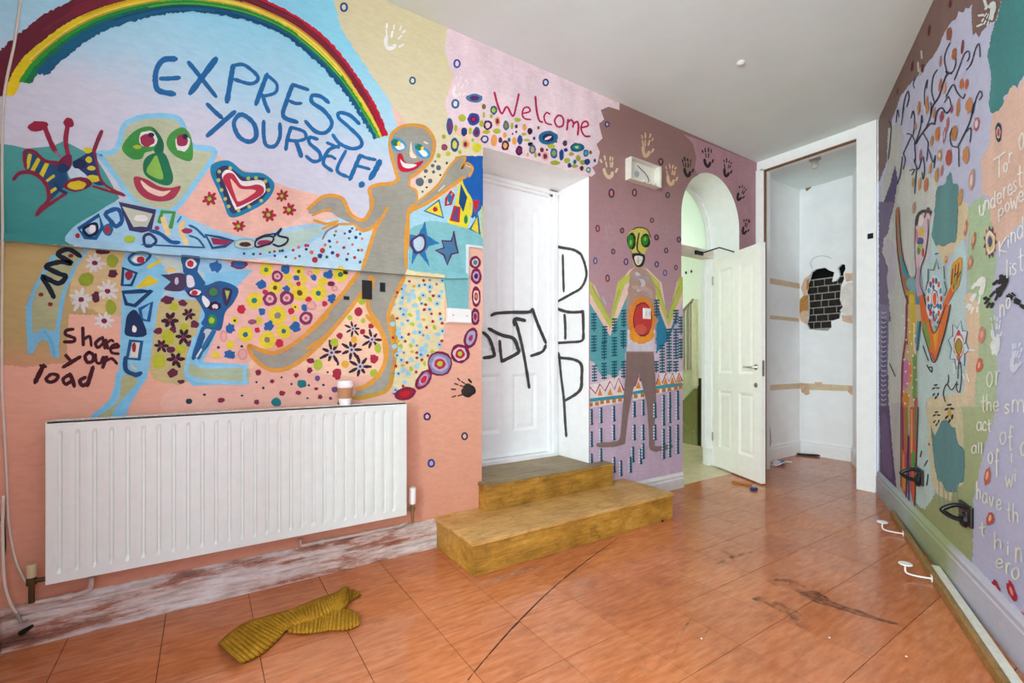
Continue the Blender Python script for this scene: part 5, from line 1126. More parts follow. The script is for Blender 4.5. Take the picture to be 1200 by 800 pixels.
MO('painted_dots', 1.1, 'painted dots in lime, blue and grey beside the grey figure head'); fr(360, 130, 5)
for s in '835 90 20 48 2a5a90 7a3a70|908 40 22 22 b3b93a|870 100 10 22 b3b93a|800 150 12 14 b3b93a|805 212 20 18 9a4a60|865 198 24 42 2a5a90 e0d840|935 195 16 22 eda65c 7c2142|895 240 10 12 b3b93a|825 250 14 14 c8c83a|770 262 12 14 b3b93a|660 415 24 24 5f6a78|720 410 13 14 5f6a78|695 352 12 12 5f6a78|770 332 15 15 5f6a78|740 357 9 10 5f6a78|735 320 11 10 5f6a78|690 385 6 6 2a2a2a|700 447 6 6 2a2a2a|676 472 7 7 5f6a78|780 375 6 7 3a3a3a|818 305 7 8 4a3030|750 295 6 6 3a3a3a'.split('|'):
    v = s.split(); x, y, a, b = map(float, v[:4])
    for i, c_ in enumerate(v[4:]): k = (1, .58, .26)[i]; B(c_, x, y, a * k, b * k)
# ------------------------------------------------------------------ Welcome, rings and hand prints
fr(540, 60, 5); MO('painted_lettering', 1.3, 'crimson brushed word Welcome'); WC = 'b81e54'
for st_ in ([(12, '197 240 215 310 240 365 270 325 305 380 325 320 340 250')], [(10, '362 365 405 352 395 328 370 335 360 370 375 395 410 400')], [(12, '437 265 445 350 460 405 478 415')], [(10, '522 368 502 360 488 385 500 420 532 430')], [(11, '570 375 550 405 565 440 595 437 602 405 590 380 570 375')], [(12, '628 400 622 460'), (11, '625 420 645 402 660 420 656 445'), (12, '660 425 682 412 690 440 685 490')], [(11, '705 448 745 436 738 412 715 418 705 455 725 495 757 498')]):
    SUB('letter')
    for w, s in st_: S(WC, w, s)
def rings(frm, lst):
    fr(*frm)
    for x, y, a, b, c1, c2 in lst: MO('painted_ring', 1.3); RG(c1, x, y, a * .75, b * .75, max(5, a * .5), c2)
rings((400, 0, 5), ((15, 42, 24, 30, '1f4a80', 'e8dcc0'), (417, 472, 20, 25, '1d5a80', 'e8e4d0'), (678, 373, 21, 29, '2a4a98', 'f0e0e8'), (668, 608, 24, 30, '1d6a98', 'e8e0d8')))
rings((540, 60, 5), ((497, 183, 19, 24, '26305e', 'd8dcf0'), (858, 428, 15, 18, '26305e', 'c0b0c0')))
rings((380, 370, 5), ((603, 590, 22, 24, '1f2f6a', 'eab8a8'), (822, 705, 20, 25, '3a2a3a', 'd8c0c8'), (627, 863, 22, 27, '1f3f8a', 'b8b0d0')))
rings((660, 90, 5), ((283, 682, 18, 30, '23306e', 'e8803a'), (418, 678, 15, 25, '2a2560', 'c88a3a'), (572, 497, 15, 23, '23244e', 'c07a38'), (612, 692, 13, 20, '2a2a3e', '9a7a70')))
rings((660, 220, 5), ((202, 238, 13, 24, '23306e', 'e8803a'), (345, 250, 13, 18, '3a2a4a', 'b07060'), (520, 190, 12, 16, '3a2a3a', 'b08a80'), (547, 290, 14, 19, '3a2a4a', 'a07070'), (678, 303, 13, 19, '2a2a4e', 'a0808a'), (293, 373, 12, 19, '2a305e', 'b08a8a'), (188, 427, 13, 23, '3a4a7e', 'b8a0b0'), (603, 367, 12, 19, '2a2f5e', 'b08a90'), (548, 448, 13, 20, '2a2f5e', 'b09090'), (597, 498, 12, 21, '3a4a8e', 'b09ab0'), (368, 433, 14, 23, '23306e', 'c89090'), (260, 530, 13, 24, '23306e', 'e8803a'), (660, 467, 10, 18, '23244e', None)))
def hands(frm, lst):
    fr(*frm)
    for x, y, r, rot, sx, c_ in lst: MO('hand_print', 1.4); HAND(c_, x, y, r, rot, sx)
hands((400, 0, 5), ((300, 225, 150, 20, .9, 'f6f4ec'), (690, 515, 120, 25, .8, 'f4eae4')))
hands((380, 370, 5), ((825, 430, 130, -80, .9, '2e2a2c'),))
fr(380, 370, 5); MO('hand_print', 1.4); B('37322f', 838, 438, 38, 36, 0, .25)
hands((660, 90, 5), ((265, 535, 130, -8, .75, 'e4cda6'), (490, 410, 130, 5, .6, 'dcb890'), (632, 580, 120, 0, .6, 'e2c090'), (728, 535, 110, -5, .6, '241c22'), (845, 480, 108, -5, .6, '241c22'), (960, 540, 100, 5, .55, '241c22'), (1040, 685, 90, 20, .55, '241c22')))
hands((660, 220, 5), ((1068, 232, 90, 15, .5, '241c22'), (275, 275, 110, 0, .6, 'b89a98'), (598, 272, 105, 0, .55, 'b49a98')))
# ------------------------------------------------------------------ skull-like figure on the mauve wall
MO('painted_figure', 1.0, 'painted green-eyed skull figure with orange and red target belly', cx=(691.3, 800.2)); fr(660, 360, 5)
F('d9c6d4', '152 250 700 200 700 1060 150 1100 150 500', False); F('cdb6cb', '152 560 700 470 700 1060 152 1100', False)
F('62aab0', '154 -80 230 30 275 120 330 -20 372 -100 380 -60 372 250 352 340 305 420 262 390 225 410 190 340 154 300', False, 1.2); F('2f88aa', '540 -110 575 -10 615 60 650 -30 698 -100 690 -20 665 80 610 200 545 272', False, 1)
F('d8c2d8', '690 -60 702 -70 702 250 540 280 610 200 665 80', False)
fr(660, 220, 5)
SUB('shoulder'); 
for x0, s in ((0, '150 590 275 830 350 590 420 500'), (0, '470 500 545 570 615 820 700 560')): S('f0ccc0', 74, s, False)
for x0, s in ((0, '150 565 275 800 340 560 430 490'), (0, '465 490 540 560 615 790 700 540')): S('c6cc5a', 46, s, False)
for s in ('170 575 275 770 330 600', '500 520 560 600 612 740 680 580'): S('b8b468', 10, s, False)
S('a8c8b8', 8, '230 640 250 680', False)
SUB('torso'); F('b99a8a', '405 475 480 475 530 560 545 640 545 810 378 810 385 560', True, .6); S('d8c8c8', 22, '430 500 470 560 440 600'); S('c8a8a0', 24, '410 580 500 600 520 640'); S('a8a4b0', 18, '420 520 500 530'); F('dcd6e0', '376 830 540 830 532 965 375 955', False)
SUB('belly', 'orange and red target belly'); B('ee8c2e', 460, 775, 80, 140, 0, .03); B('f0a030', 460, 860, 74, 52, 0, .05); B('8a2a40', 466, 770, 58, 102, 0, .03); B('c8403e', 466, 770, 52, 94, 0, .03); B('d8604a', 455, 830, 36, 30)
SUB('head'); F('d2c65e', '440 233 490 245 512 290 497 350 478 385 472 455 440 465 412 452 405 385 378 330 383 270 408 245'); S('5a4a28', 7, '408 245 440 232 490 244 512 290', True); S('8a7a4a', 5, '378 330 405 385', True)
SUB('eye'); B('12301c', 400, 312, 26, 50); B('2f8a2c', 396, 312, 18, 38); B('8ac04a', 396, 320, 7, 16)
SUB('eye'); B('12301c', 482, 310, 28, 42); B('2f8a2c', 480, 308, 20, 30); B('8ac04a', 480, 300, 7, 12)
SUB('nose'); S('16140f', 8, '445 265 434 330 436 365 452 382')
SUB('mouth'); F('1c2a30', '406 385 476 392 468 456 430 462 412 430'); F('f0e6e0', '418 402 465 404 455 444 430 450'); S('c07a60', 4, '440 405 440 445', False); S('c8c040', 4, '430 425 460 425', False)
fr(660, 360, 5)
SUB('legs', 'mauve brown legs', 6.5); LG = '8c7570'
F(LG, '370 262 530 262 540 400 545 540 535 700 538 840 505 800 500 700 490 560 445 388 410 480 380 640 362 800 330 810 345 640 355 520 366 400', False); S('a8867a', 8, '372 262 530 262', False)
S(LG, 30, '205 805 280 803 335 790 350 740'); S(LG, 30, '522 740 520 820 560 828 632 814')
MO('painted_pattern', 1.9, 'zigzags, squares and teal combs painted on the lower mauve wall', cx=(691.3, 800.2))
for s in ('150 455 215 440 330 400 356 470 356 555 150 590', '408 480 440 388 480 470 480 530 408 545', '542 430 560 390 700 375 700 470 542 510'): F('efe2e2', s, False, .5)
for s in ('150 460 190 505 215 450 245 490 275 432 300 480 325 415 355 485', '545 450 560 395 580 445 603 385 620 435 640 385 660 440 680 385 697 430', '420 460 442 395 452 430'): S('a8245a', 10, s, False)
for x, y in ((215, 497), (275, 495), (330, 478), (440, 455), (560, 435), (600, 432), (640, 428), (680, 422)): F('e0943a', [x - 15, y + 20, x, y - 25, x + 15, y + 20], False)
for s in ('150 545 250 533 355 522', '412 502 478 490', '540 470 620 460 695 452'): S('3a9cae', 20, s, False)
for x, y in ((162, 570), (198, 565), (228, 556), (262, 551), (298, 548), (333, 542), (425, 522), (465, 515), (552, 492), (590, 486), (622, 480), (660, 472), (688, 466)): F('c08038', [x - 11, y - 12, x + 11, y - 13, x + 11, y + 10, x - 11, y + 12], False)
def comb(x, y0, y1, w=26, c_='1a5f70', st_=17, th=9):
    S(c_, 6, [x, y0, x + 1, y1], False); y = y0
    while y <= y1: S(c_, th, [x - w / 2, y, x + w / 2, y - 2], False); y += st_
for x, y0, y1 in ((180, 40, 140), (180, 170, 260), (183, 345, 435), (243, 115, 200), (240, 210, 310), (240, 330, 420), (300, 70, 150), (300, 180, 285), (300, 320, 415), (355, 20, 120), (352, 140, 240), (355, 320, 415), (545, 320, 380), (548, -40, 60), (580, 225, 380), (620, 130, 300), (622, 320, 380), (660, 20, 100), (660, 130, 300), (660, 320, 380), (690, 60, 160), (690, 190, 300)): comb(x, y0, y1)
for x, ys in ((167, (600, 730)), (223, (590, 710, 830)), (298, (580, 690)), (418, (555, 690)), (470, (545, 690)), (540, (560, 690)), (590, (515, 605, 715)), (626, (500, 590, 700)), (672, (490, 570, 690)), (410, (820,)), (455, (830,)), (300, (880,)), (590, (800,)), (626, (790,)), (672, (770,)), (340, (900,)), (395, (880,)), (470, (800,)), (167, (860,)), (230, (900,))):
    for y in ys:
        S('145f78', 13, [x, y, x + 1, y + 85], False); S('145f78', 8, [x - 6, y + 82, x + 8, y + 82], False)
        for k in range(5): B('ece6f0', x - 9, y + 10 + k * 17, 5, 6)
# ------------------------------------------------------------------ sprayed tag on the recessed door and its reveal
SP = '454341'
MO('spray_tag', 2.0, 'black sprayed lettering on the white door', 'DOOR'); fr(540, 340, 3.3333)
for w, s in ((13, '120 98 140 90 200 86 265 85 280 74'), (13, '280 74 300 130 332 205'), (12, '332 215 318 240 275 256'), (15, '210 135 213 112 250 118'), (12, '216 125 240 220 258 320 267 380'), (14, '110 150 160 175 205 188 222 225 222 245 160 278'), (12, '152 198 155 240 160 275'), (14, '88 165 112 190 130 245 125 258 90 264')): S(SP, w, s)
MO('spray_tag', 2.0, 'black sprayed lettering running down the white reveal', 'REV'); fr(540, 160, 3.3333)
for w, s in ((11, '360 412 380 430 440 442 470 460'), (10, '470 460 485 500 490 545 470 590 430 615 380 643'), (9, '398 462 400 540 402 605'), (12, '346 645 370 668 420 685 478 684'), (9, '478 684 480 740 476 790'), (10, '405 695 408 740 408 790')): S(SP, w, s)
fr(540, 340, 3.3333)
for w, s in ((10, '476 80 478 150 475 195 420 203 348 207'), (9, '405 95 408 150 409 185'), (9, '334 205 345 232 380 248'), (12, '380 245 385 262 440 270 470 290 472 340 464 392 405 432'), (10, '384 250 392 340 402 420 408 520 412 570')): S(SP, w, s)
# ------------------------------------------------------------------ right wall: tree, figure, blots and lettering
def R(k): fr(1000, (0, 0, 120, 240, 360, 480)[k], 6)
MATS['rw_top'] = grad('rw_lavender', 'Z', [(0, 'b4b7d6'), (.5, 'bec2de'), (1, 'c8cae4')], .15, .3, 2.8)
MATS['rw_olive'] = grad('rw_olive_paint', 'Z', [(0, '97a272'), (.5, 'a9b88c'), (1, 'b4cba6')], .2, .2, 1.4)
fr(0, 0, 1)
MO('painted_background', 0, 'patches of brown, teal, peach, green, purple and pale blue wall paint', 'R')
F('rw_top', '1029 130 1100 -40 1260 -40 1260 860 1029 585', False)
F('cfd3d0', '1040 200 1095 210 1098 260 1082 330 1085 440 1060 560 1040 560 1034 300', True, 1)
R(1); F('83665f', '570 -30 1050 -30 1000 150 960 165 925 200 900 230 880 265 862 225 840 255 832 140 834 30 815 60 790 55 770 90 740 80 720 140 690 150 640 230 600 330 560 400 540 420 500 470 480 500 430 560 390 600 330 680 290 798 240 900 180 930 180 830', False, .5)
R(2); F('7f655f', '172 130 300 -20 275 100 245 230 235 420 205 500 178 570', False, .6)
R(1); F('448a8b', '1050 -30 1300 -30 1300 520 1190 540 1150 620 1125 600 1100 640 1060 680 1030 760 1010 800 965 790 955 700 970 530 940 400 980 200 1010 130', False, .8)
F('e3bfae', '1300 400 1195 540 1150 640 1140 600 1105 620 1040 740 1010 800 1300 1000', False, .6)
R(2); F('448a8b', '955 -20 1060 -20 1020 60 975 78', True); F('e3bfae', '975 80 1020 62 1070 -10 1300 -10 1300 798 1200 820 1000 1030 960 830 960 660 905 650 900 400 960 290', False, .8)
R(3); F('b0caa4', '800 40 850 -30 910 -60 960 30 965 100 1000 230 1005 420 975 600 985 800 880 900 850 700 810 600 800 440 810 200', False, .8)
F('dccba6', '600 260 680 230 725 180 740 -20 800 0 805 180 770 260 700 330 640 420 590 360', True, .8)
F('bcd8dc', '480 460 540 380 545 150 580 290 600 330 650 440 690 380 720 300 770 250 800 360 790 560 800 760 780 900 480 900', True, .6)
F('e4caa6', '780 680 830 620 880 720 890 900 800 900', True, .8)
R(4); F('bfd8da', '440 -40 880 -40 800 300 800 500 780 620 520 640 470 820 440 820', False, 1); F('e6ccae', '790 -40 890 -40 885 300 855 640 780 640 800 300', False, .8); F('b2c8a2', '890 -40 985 -40 1000 300 1015 440 1005 700 985 820 850 820 860 500 880 300', False, 1); F('d8cbac', '515 640 780 600 855 640 860 830 515 830', False, 1)
R(5); F('rw_olive', '745 -20 1000 -20 960 100 940 200 905 330 870 500 845 620 835 1200 600 1200 380 680 440 660 560 600 620 560 760 500 780 280 740 100', False, 1); F('bcd6d6', '450 -20 530 -20 545 300 570 600 500 700 440 660 420 500', False, 1); F('dccaae', '520 -20 560 100 570 400 600 520 590 560 550 400 530 150', False)
F('c2c2c4', '268 -40 340 -60 335 600 300 560 270 250', False, 1)
R(2); F('c6c8c4', '250 185 345 190 330 420 300 800 250 780 240 430', True, 1); F('564878', '295 440 312 560 290 700 262 810 205 810 212 700 250 600', False, .6)
R(3); F('76688e', '180 -20 282 -20 242 200 215 240 200 330 230 400 255 500 245 640 265 820 180 820', False, .8); F('c9c4d4', '235 240 300 300 300 500 260 640 235 520 250 420 215 330', True)
R(4); F('8780a6', '182 -20 252 -20 240 500 252 820 182 820', False, .6); F('5f5684', '195 60 240 100 235 440 200 440', False, .6); F('6a5486', '184 430 244 480 255 900 184 900', False, 1)
for y in range(30, 780, 34): S('c9c8d8', 7, [198, y, 206, y + 12, 230, y + 4])
R(5); F('5b3e70', '188 -20 252 -20 272 250 304 560 300 640 188 470', False, .4); F('6f5286', '200 50 240 60 262 300 270 480 210 400', True, .6)
R(5); F('cdc6a4', '512 -20 760 -20 800 280 800 540 690 640 600 600 560 540 530 300', False, 1); F('rw_olive', '770 -20 840 -20 840 620 700 650 690 590 770 520 790 380 775 270', False, 1)
MO('painted_blot', .7, 'upper teal paint blot above the painted flower', 'R'); R(2); F('5c9294', '565 830 575 700 590 600 640 575 660 520 685 490 698 565 735 585 738 700 728 900 715 980 680 985 640 1010 605 1002 575 1000 550 920', True, .5)
MO('painted_blot', .7, 'lower teal paint blot with drips', 'R'); R(5); F('5b8a90', '545 115 570 180 590 145 620 80 660 75 690 120 715 130 735 230 775 280 785 380 775 500 745 515 725 575 690 580 650 570 622 510 592 490 565 350', True, .4)
for x, y0, y1 in ((600, 480, 660), (635, 540, 760), (665, 560, 780), (700, 560, 720), (730, 520, 700)): S('8a9a86', 7, [x, y0, x + 2, (y0 + y1) / 2, x + 1, y1])
# tree
MO('painted_tree', .8, 'painted curling tree with orange leaves', 'R'); TR = '2f2844'
R(1)
for w, s in ((11, '545 800 560 740 600 680 640 560 660 520'), (8, '660 520 640 420 655 350 680 300'), (8, '660 520 700 500 720 440 715 400'), (8, '570 720 550 640 560 540 590 490'), (8, '710 560 745 470 780 380 810 360 815 400 800 430'), (8, '795 490 830 440 860 340 885 310 890 400'), (9, '650 680 700 595 730 650 770 690 785 660'), (8, '840 798 860 700 890 640 905 670 885 700'), (8, '345 798 360 700 385 640 390 690 375 750'), (7, '430 620 420 590 440 540'), (7, '500 740 500 640 520 560 515 620'), (7, '640 720 670 680 690 760'), (9, '660 520 650 500 690 520')): S(TR, w, s)
R(2)
for w, s in ((11, '440 290 480 220 540 150 575 155'), (10, '570 150 590 60 625 40 655 75 690 30'), (8, '490 215 520 270 525 300 515 410'), (8, '500 200 540 100 545 0'), (8, '440 290 410 230 375 220'), (8, '410 230 350 360'), (8, '350 360 365 400 350 470'), (10, '735 310 780 220 820 130 850 0'), (7, '740 320 742 450'), (8, '735 315 690 300 680 230 695 180'), (8, '780 220 825 180 820 280'), (8, '430 280 435 400 425 420'), (8, '490 380 500 470 490 540 482 490'), (8, '445 450 430 640'), (8, '345 380 330 500 310 570'), (8, '435 290 470 180 480 90 485 140'), (8, '420 230 430 130 420 60 405 110'), (8, '530 330 560 420 575 370 565 460'), (8, '425 400 455 470 480 390'), (7, '300 140 310 50 320 100'), (6, '335 160 355 30'), (7, '410 510 430 470 395 480'), (7, '245 130 265 180 245 400')): S(TR, w, s)
SUB('leaves', 'orange and pink painted leaves')
R(1)
for x, y, a, b, c_ in ((672, 240, 20, 48, '9a5a34'), (708, 380, 16, 42, 'b86a40'), (765, 330, 8, 54, '8a3a40'), (760, 590, 14, 38, 'c8703a'), (795, 590, 12, 38, 'd0602a'), (815, 740, 20, 60, 'c88a5a'), (735, 740, 10, 46, 'c8824a'), (610, 600, 10, 50, 'b8705a'), (515, 720, 9, 44, 'c88a50'), (460, 750, 9, 40, 'c07a4a'), (612, 430, 7, 40, 'b87a50'), (640, 620, 10, 40, 'd8a080'), (410, 470, 6, 36, '6a2028'), (485, 480, 10, 30, '6a2028'), (310, 640, 5, 24, '6a2028'), (530, 215, 7, 40, '7a2030'), (678, 25, 8, 30, '6a2028'), (690, 770, 8, 30, 'b04070')): B(c_, x, y, a, b, 6, .15)
R(2)
for x, y, a, b, c_ in ((590, 225, 16, 52, 'd0781e'), (735, 50, 10, 52, 'c88040'), (800, 20, 14, 38, 'c88a5a'), (865, 152, 20, 50, 'c05a5a'), (605, 370, 16, 38, 'c89a4a'), (668, 390, 20, 62, 'b8503a'), (790, 370, 24, 58, 'c8885a'), (710, 215, 20, 60, 'c0824a'), (640, 230, 10, 54, 'b8607a'), (620, 100, 14, 38, 'a84060'), (585, 510, 12, 54, 'c8903a'), (620, 480, 8, 42, 'c87060'), (510, 580, 15, 50, 'c8784a'), (465, 570, 10, 48, 'c89a60'), (540, 460, 8, 40, 'c89a50'), (420, 560, 8, 34, 'b89a50'), (830, 545, 20, 72, 'd0a080'), (750, 665, 14, 60, 'c89a5a'), (425, 740, 10, 42, 'c89080'), (310, 770, 14, 40, 'b8704a'), (550, 270, 12, 34, 'b88a50'), (565, 70, 10, 40, 'c89070'), (660, 150, 8, 50, 'c87070'), (520, 40, 9, 44, 'c88a50'), (460, 50, 8, 40, 'c88040'), (470, 370, 8, 40, 'b87080'), (435, 170, 9, 24, 'b88a60')): B(c_, x, y, a, b, 6, .15)
for x, y, a, b in ((865, 152, 11, 32), (605, 370, 8, 18), (640, 230, 4, 30), (830, 545, 9, 40)): B('ddd2e0', x, y, a, b, 6)
# figure
MO('painted_figure', .8, 'rainbow coloured painted figure raising both arms under the tree', 'R'); KK = '1e1a24'
R(3)
F('b0795a', '298 40 318 45 326 190 342 320 385 480 425 525 400 600 372 655 340 540 310 340 300 150'); F('2a98b0', '325 330 350 400 395 510 352 480'); B('c8702a', 308, 80, 12, 36); F('7ab0b8', '370 540 430 500 470 560 470 640 400 600')
F('b8a030', '372 600 440 620 480 700 480 820 372 820', False); S('d8c030', 36, '410 640 415 820'); S('8a3048', 16, '378 640 385 820'); S('3a8ab0', 30, '450 600 460 820')
R(4)
F('c6b184', '372 -20 478 -20 482 100 448 300 452 820 334 820 350 400 372 200', False); S('d6b620', 36, '415 -20 420 150 410 260'); S('8a2a4a', 16, '375 -20 370 200 345 420 340 800'); S('6a9a4a', 28, '430 330 432 480 430 640'); S('c87ab0', 34, '372 380 370 470 368 560'); S('e08a50', 24, '395 390 402 450 398 520'); S('b84a5a', 20, '438 640 440 810'); B('d88a2a', 370, 650, 26, 52); S('e8e0d8', 8, '430 120 425 220 435 330'); S('5aa0a0', 14, '455 100 440 250'); S('a8302a', 10, '372 180 380 260')
for k in range(26): B('f0ece8', 350 + (k * 37) % 100, 60 + k * 28, 5, 8)
R(5)
F('c06a3a', '334 -20 384 -20 386 300 372 615 334 545', False); S('8a2a5a', 16, '345 -20 350 280'); S('d8903a', 20, '355 320 355 560'); S('c83a6a', 14, '368 300 365 400'); S('7a9a50', 12, '375 -20 378 200')
F('c4553c', '398 -20 456 -20 442 400 430 690 400 560 396 200', False); S('e0a060', 14, '410 0 410 300'); S('4a9a4a', 26, '422 300 420 400'); S('d85a30', 22, '425 430 420 600'); S('3a8a60', 12, '440 -20 436 200'); S('5a3a78', 9, '390 190 388 640')
for w, s in ((6, '334 -20 334 540'), (7, '386 180 370 615'), (7, '456 -20 440 400 430 690')): S(KK, w, s)
R(3)
SUB('head'); F('d8bccc', '448 70 490 40 540 45 530 150 520 260 500 370 470 440 440 462 432 320 440 150'); B('d8c040', 478, 190, 20, 32); B('4a5a98', 470, 255, 26, 26); B('5a9a4a', 460, 320, 14, 30); B('c8402a', 490, 335, 10, 34); B('a8c850', 470, 290, 20, 16); B('e8e0e0', 470, 110, 24, 40); B('c87a98', 445, 220, 10, 50); F('b8a0b8', '440 470 472 440 482 560 505 640 450 640')
S(KK, 6, '448 80 435 160 432 320 440 460 430 520'); S(KK, 6, '525 100 525 200 505 350 475 440 470 560 505 640'); S('3a3438', 24, '442 140 455 75 490 45 545 50'); S('5a4a40', 12, '500 90 525 20 540 70'); S(KK, 6, '300 40 300 160 310 330 340 540 370 660'); S(KK, 5, '322 60 330 220 350 380 385 480')
SUB('arm'); F('e0641e', '688 570 702 620 650 720 625 820 585 820 650 650'); F('d89a2c', '690 430 720 390 752 366 764 400 755 480 742 560 705 612 680 560')
for s in ('700 450 690 560', '720 420 705 590', '742 410 725 560', '755 470 720 540', '710 500 740 470'): S(KK, 7, s)
B('9a9a3a', 715, 540, 12, 30)
R(4); F('e0701c', '476 40 520 -20 566 185 655 -20 682 -20 640 180 570 388 520 270 485 160', False); F('7aa040', '485 100 510 90 545 250 530 290 500 200', False); F('e0a020', '560 190 600 110 590 260 575 320', False); S('c84a5a', 18, '548 320 570 372'); S(KK, 7, '485 150 520 270 570 388 640 180 682 -20'); S(KK, 7, '515 -20 566 185 652 -20'); S('1f5a80', 14, '470 100 448 300')
R(3); F('e0641e', '460 640 490 630 535 820 480 820', False); S(KK, 6, '490 620 540 820')
SUB('mandala', 'ring of coloured petals'); B('d0e4ec', 572, 660, 62, 170)
for k in range(14):
    a = 2 * PI * k / 14; B(('c02a40', '2a5a98', 'd8502a', '4aa0b8', '8a2a58')[k % 5], 572 + 46 * math.cos(a), 660 + 130 * math.sin(a), 9, 22)
for k in range(10):
    a = 2 * PI * k / 10; B(('e8d0d8', '2a6a98', 'f0f0f0')[k % 3], 572 + 30 * math.cos(a), 660 + 86 * math.sin(a), 8, 18)
B('2a6aa8', 572, 660, 26, 66); B('f0ece8', 572, 660, 20, 54); B('e0602a', 572, 662, 14, 46)
for s in ('525 540 525 450 560 460', '562 460 585 380 600 450 635 430 640 520', '640 540 655 600 640 640', '575 345 595 340', '520 540 510 600'): S('2a2834', 7, s, False)
R(4)
for k, c_ in enumerate(('c02a40', '2a6a98', '5ab0c0', 'e8e0e8', 'c04a50', '2a6a98', 'd8d0e0', '4aa0a8')): B(c_, 540 + (k * 23) % 60, 20 + k * 17, 10, 13)
# flowers
MO('painted_flower', .9, 'blue petalled painted flower with a curling stem', 'R'); R(4)
for a in range(8):
    t = 2 * PI * a / 8 + .2; cx_, cy_ = 740, 265; ex, ey = cx_ + 74 * math.cos(t), cy_ + 175 * math.sin(t); nx, ny = -math.sin(t) * 20, math.cos(t) * 50
    F('cfe2ea', [cx_, cy_, cx_ + (ex - cx_) * .6 + nx, cy_ + (ey - cy_) * .6 + ny, ex, ey, cx_ + (ex - cx_) * .6 - nx, cy_ + (ey - cy_) * .6 - ny], False)
    S(('3a7ab0', '2a6a98', '3a5a70')[a % 3], 7, [cx_ + nx * .5, cy_ + ny * .5, cx_ + (ex - cx_) * .6 + nx, cy_ + (ey - cy_) * .6 + ny, ex, ey, cx_ + (ex - cx_) * .6 - nx, cy_ + (ey - cy_) * .6 - ny], False)
for w, s in ((12, '795 470 812 520'), (12, '770 470 780 500'), (14, '815 300 850 300'), (10, '705 400 712 460')): S('eef2f2', w, s)
SUB('flower_centre'); B('c83a40', 740, 268, 36, 92); B('f0e0e0', 740, 268, 32, 84); B('c83a50', 740, 180, 12, 22); B('c86a5a', 740, 350, 14, 26); B('b09428', 740, 275, 24, 56); S('5a3a20', 5, ell(740, 275, 23, 54), True, True)
SUB('stem')
for s in ('740 370 735 500', '748 370 760 470 748 590 728 580 725 545 740 540', '730 520 690 580 655 540 632 600 645 662', '668 475 668 520 655 545'): S('4f2f3c', 7, s)
MO('painted_flower', .9, 'maroon zigzag flower with a purple eye', 'R'); R(3); FL(962, 262, 112, '7a3448', None, 11, .34, ry=1, irr=.1) if False else None
for k in range(11):
    a = 2 * PI * k / 11; ex, ey = 962 + 50 * math.cos(a), 262 + 124 * math.sin(a); b1, b2 = a - .28, a + .28
    F(('7a3448', 'b8603a', '6a2a58')[k % 3], [962 + 34 * math.cos(b1), 262 + 84 * math.sin(b1), ex, ey, 962 + 34 * math.cos(b2), 262 + 84 * math.sin(b2), 962, 262], False)
B('e8dcd8', 962, 262, 34, 84); B('d8c85a', 962, 265, 24, 58); SUB('flower_centre'); B('4a4a88', 962, 258, 15, 38)
for x, y, fr_, cc in ((580, 590, 4, None), (675, 742, 4, 'c8a030'), (585, 780, 4, None)):
    MO('painted_flower', .9, None, 'R'); R(fr_)
    for k in range(6):
        a = 2 * PI * k / 6 + .5; q = 1.3 if cc else 1; B('33251f', x + 17 * q * math.cos(a), y + 44 * q * math.sin(a), 6 * q, 14 * q, math.degrees(a) * .3)
    if cc: B(cc, x, y, 12, 26)
# small leaves, squiggles, ring
MO('painted_leaves', .9, 'small salmon painted leaves falling beside the lettering', 'R')
for fk, x, y, a, b, c_ in ((3, 790, 165, 10, 60, 'c87a68'), (3, 845, 250, 12, 62, 'c8705a'), (3, 822, 405, 19, 50, 'cc8a68'), (4, 905, 195, 24, 54, 'd88a80'), (4, 885, 410, 22, 50, 'd86a50'), (5, 942, 465, 22, 62, 'c46a52'), (5, 962, 765, 26, 54, 'b85a48'), (3, 650, 385, 9, 30, 'c89a60')):
    R(fk); B(c_, x, y, a, b, 8, .22); B('e8b8a0', x - 2, y - 4, a * .4, b * .45, 8)
fr(1000, 590, 3.81)
for x, y, a, b, c_ in ((640, 385, 17, 42, 'a02438'), (708, 395, 16, 52, 'ac2038'), (692, 470, 20, 50, 'b8683c'), (755, 512, 14, 30, 'b04a30')): B(c_, x, y, a, b, -18, .22); B('d89a90', x - 3, y - 6, a * .35, b * .4, -18)
R(4)
MO('painted_squiggle', .9, 'thin dark painted squiggles by the orange elbow', 'R')
for s in ('490 270 510 330 528 375', '518 405 530 430 550 455 552 420 530 425', '255 395 275 440 295 485'): S('2a2430', 8, s)
R(5)
for s in ('520 355 500 395', '525 455 515 530', '530 235 535 250', '470 330 480 290'): S('2a2a34', 8, s)
MO('painted_ring', .9, 'navy, orange and red painted ring on peach', 'R'); R(2); B('26304e', 1020, 210, 23, 66); B('d8c8c0', 1020, 210, 15, 42); B('c8403a', 1020, 210, 10, 30); B('c86a90', 1018, 200, 4, 14)
# hand prints
for fk, x, y, r, rot, sx, c_ in ((3, 872, 620, 250, 200, .35, 'eef2ee'), (3, 1010, 600, 250, 215, .35, '1f1b20'), (3, 1185, 690, 200, -60, .35, '1f1b20'), (4, 1000, 160, 170, 0, .5, 'e2ecf0'), (4, 1140, 360, 200, 10, .4, 'd9e2f0'), (1, 960, 90, 170, 200, .45, 'dfe8e8')):
    MO('hand_print', 1.0, None, 'R'); R(fk); HAND(c_, x, y, r, rot, sx)
MO('hand_print', 1.1, None, 'R'); R(3); F('1f1b20', '1022 500 1055 492 1062 560 1040 640 1010 640 1000 590 1040 560'); R(4); B('e6eef0', 1000, 275, 36, 70, 0, .25)
MO('hand_print', 1.1, None, 'R'); R(1); F('e2e8e6', '975 30 992 30 985 130 965 140 960 80'); S('e2e8e6', 20, '918 -10 935 45'); S('e2e8e6', 16, '880 110 915 105'); S('e2e8e6', 14, '870 185 905 170')
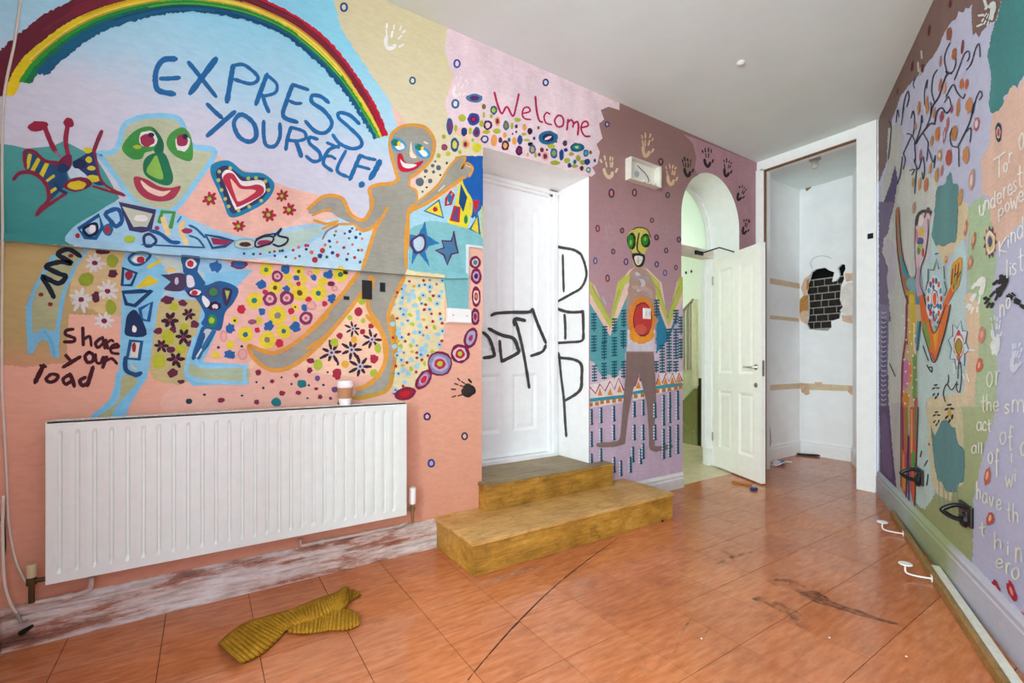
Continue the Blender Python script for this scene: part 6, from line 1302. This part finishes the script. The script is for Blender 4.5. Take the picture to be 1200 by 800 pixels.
MO('hand_print', 1.1, None, 'R'); R(1)
for w, s in ((14, '478 360 482 410'), (14, '455 440 458 500'), (16, '470 520 475 480')): S('c8beb4', w, s)
# white lettering
MO('painted_lettering', 1.2, 'white hand-lettered saying about the power of kindness', 'R'); WH = 'f2f1ec'
for fk, ls in ((2, 'T 985 390 1065 545 40|o 1055 430 1085 490 10|r 1090 360 1118 425 10|O 1165 225 1200 335 20|u 885 725 918 800 10|n 922 690 955 760 10|d 962 630 1000 745 10|e 1008 640 1044 712 10|r 1052 600 1080 680 10|e 1085 580 1118 655 10|s 1122 555 1150 630 10|t 1152 450 1190 600 10|p 1018 750 1058 810 15|o 1066 710 1098 770 10|w 1105 670 1155 755 10|e 1160 630 1196 700 10'),
               (3, 'K 1020 255 1078 365 30|i 1082 210 1096 300 0|n 1105 195 1142 270 10|d 1150 90 1196 240 10|l 1070 385 1090 512 0|i 1098 400 1110 490 0|s 1115 415 1148 495 10|t 1158 310 1195 470 10|n 1028 705 1062 790 10|o 1072 660 1104 730 10'),
               (4, 'o 935 455 980 555 0|r 995 450 1035 550 10|t 898 620 930 735 0|h 935 615 972 725 0|e 982 660 1022 728 0|s 1062 680 1098 745 0|m 1115 650 1200 735 0'),
               (5, 'a 868 85 902 145 0|c 908 85 936 145 0|t 940 70 970 155 0|o 1028 155 1075 240 0|f 1085 115 1125 290 0|a 832 250 866 305 0|l 876 230 886 305 0|l 896 230 906 312 0|o 945 300 982 375 0|f 995 275 1025 470 0|i 1100 265 1125 370 0|w 1070 460 1122 545 0|i 1130 415 1145 500 0|h 865 505 895 625 0|a 908 585 942 655 0|v 955 610 985 680 0|e 1005 630 1040 700 0|t 1080 655 1110 785 0|h 1120 660 1160 790 0|o 1175 230 1210 320 0')):
    R(fk)
    for q in ls.split('|'): v = q.split(); LT(v[0], *map(float, v[1:5]), WH if fk < 4 else 'e6e6da', 10, float(v[5]))
fr(1000, 590, 3.81)
for q in 't 560 85 592 145|h 628 125 662 200|i 680 165 700 225|n 722 195 752 260|e 635 245 668 285|r 678 265 702 310|o 705 285 742 335'.split('|'): v = q.split(); LT(v[0], *map(float, v[1:5]), 'dfe0d0', 8)
flush()
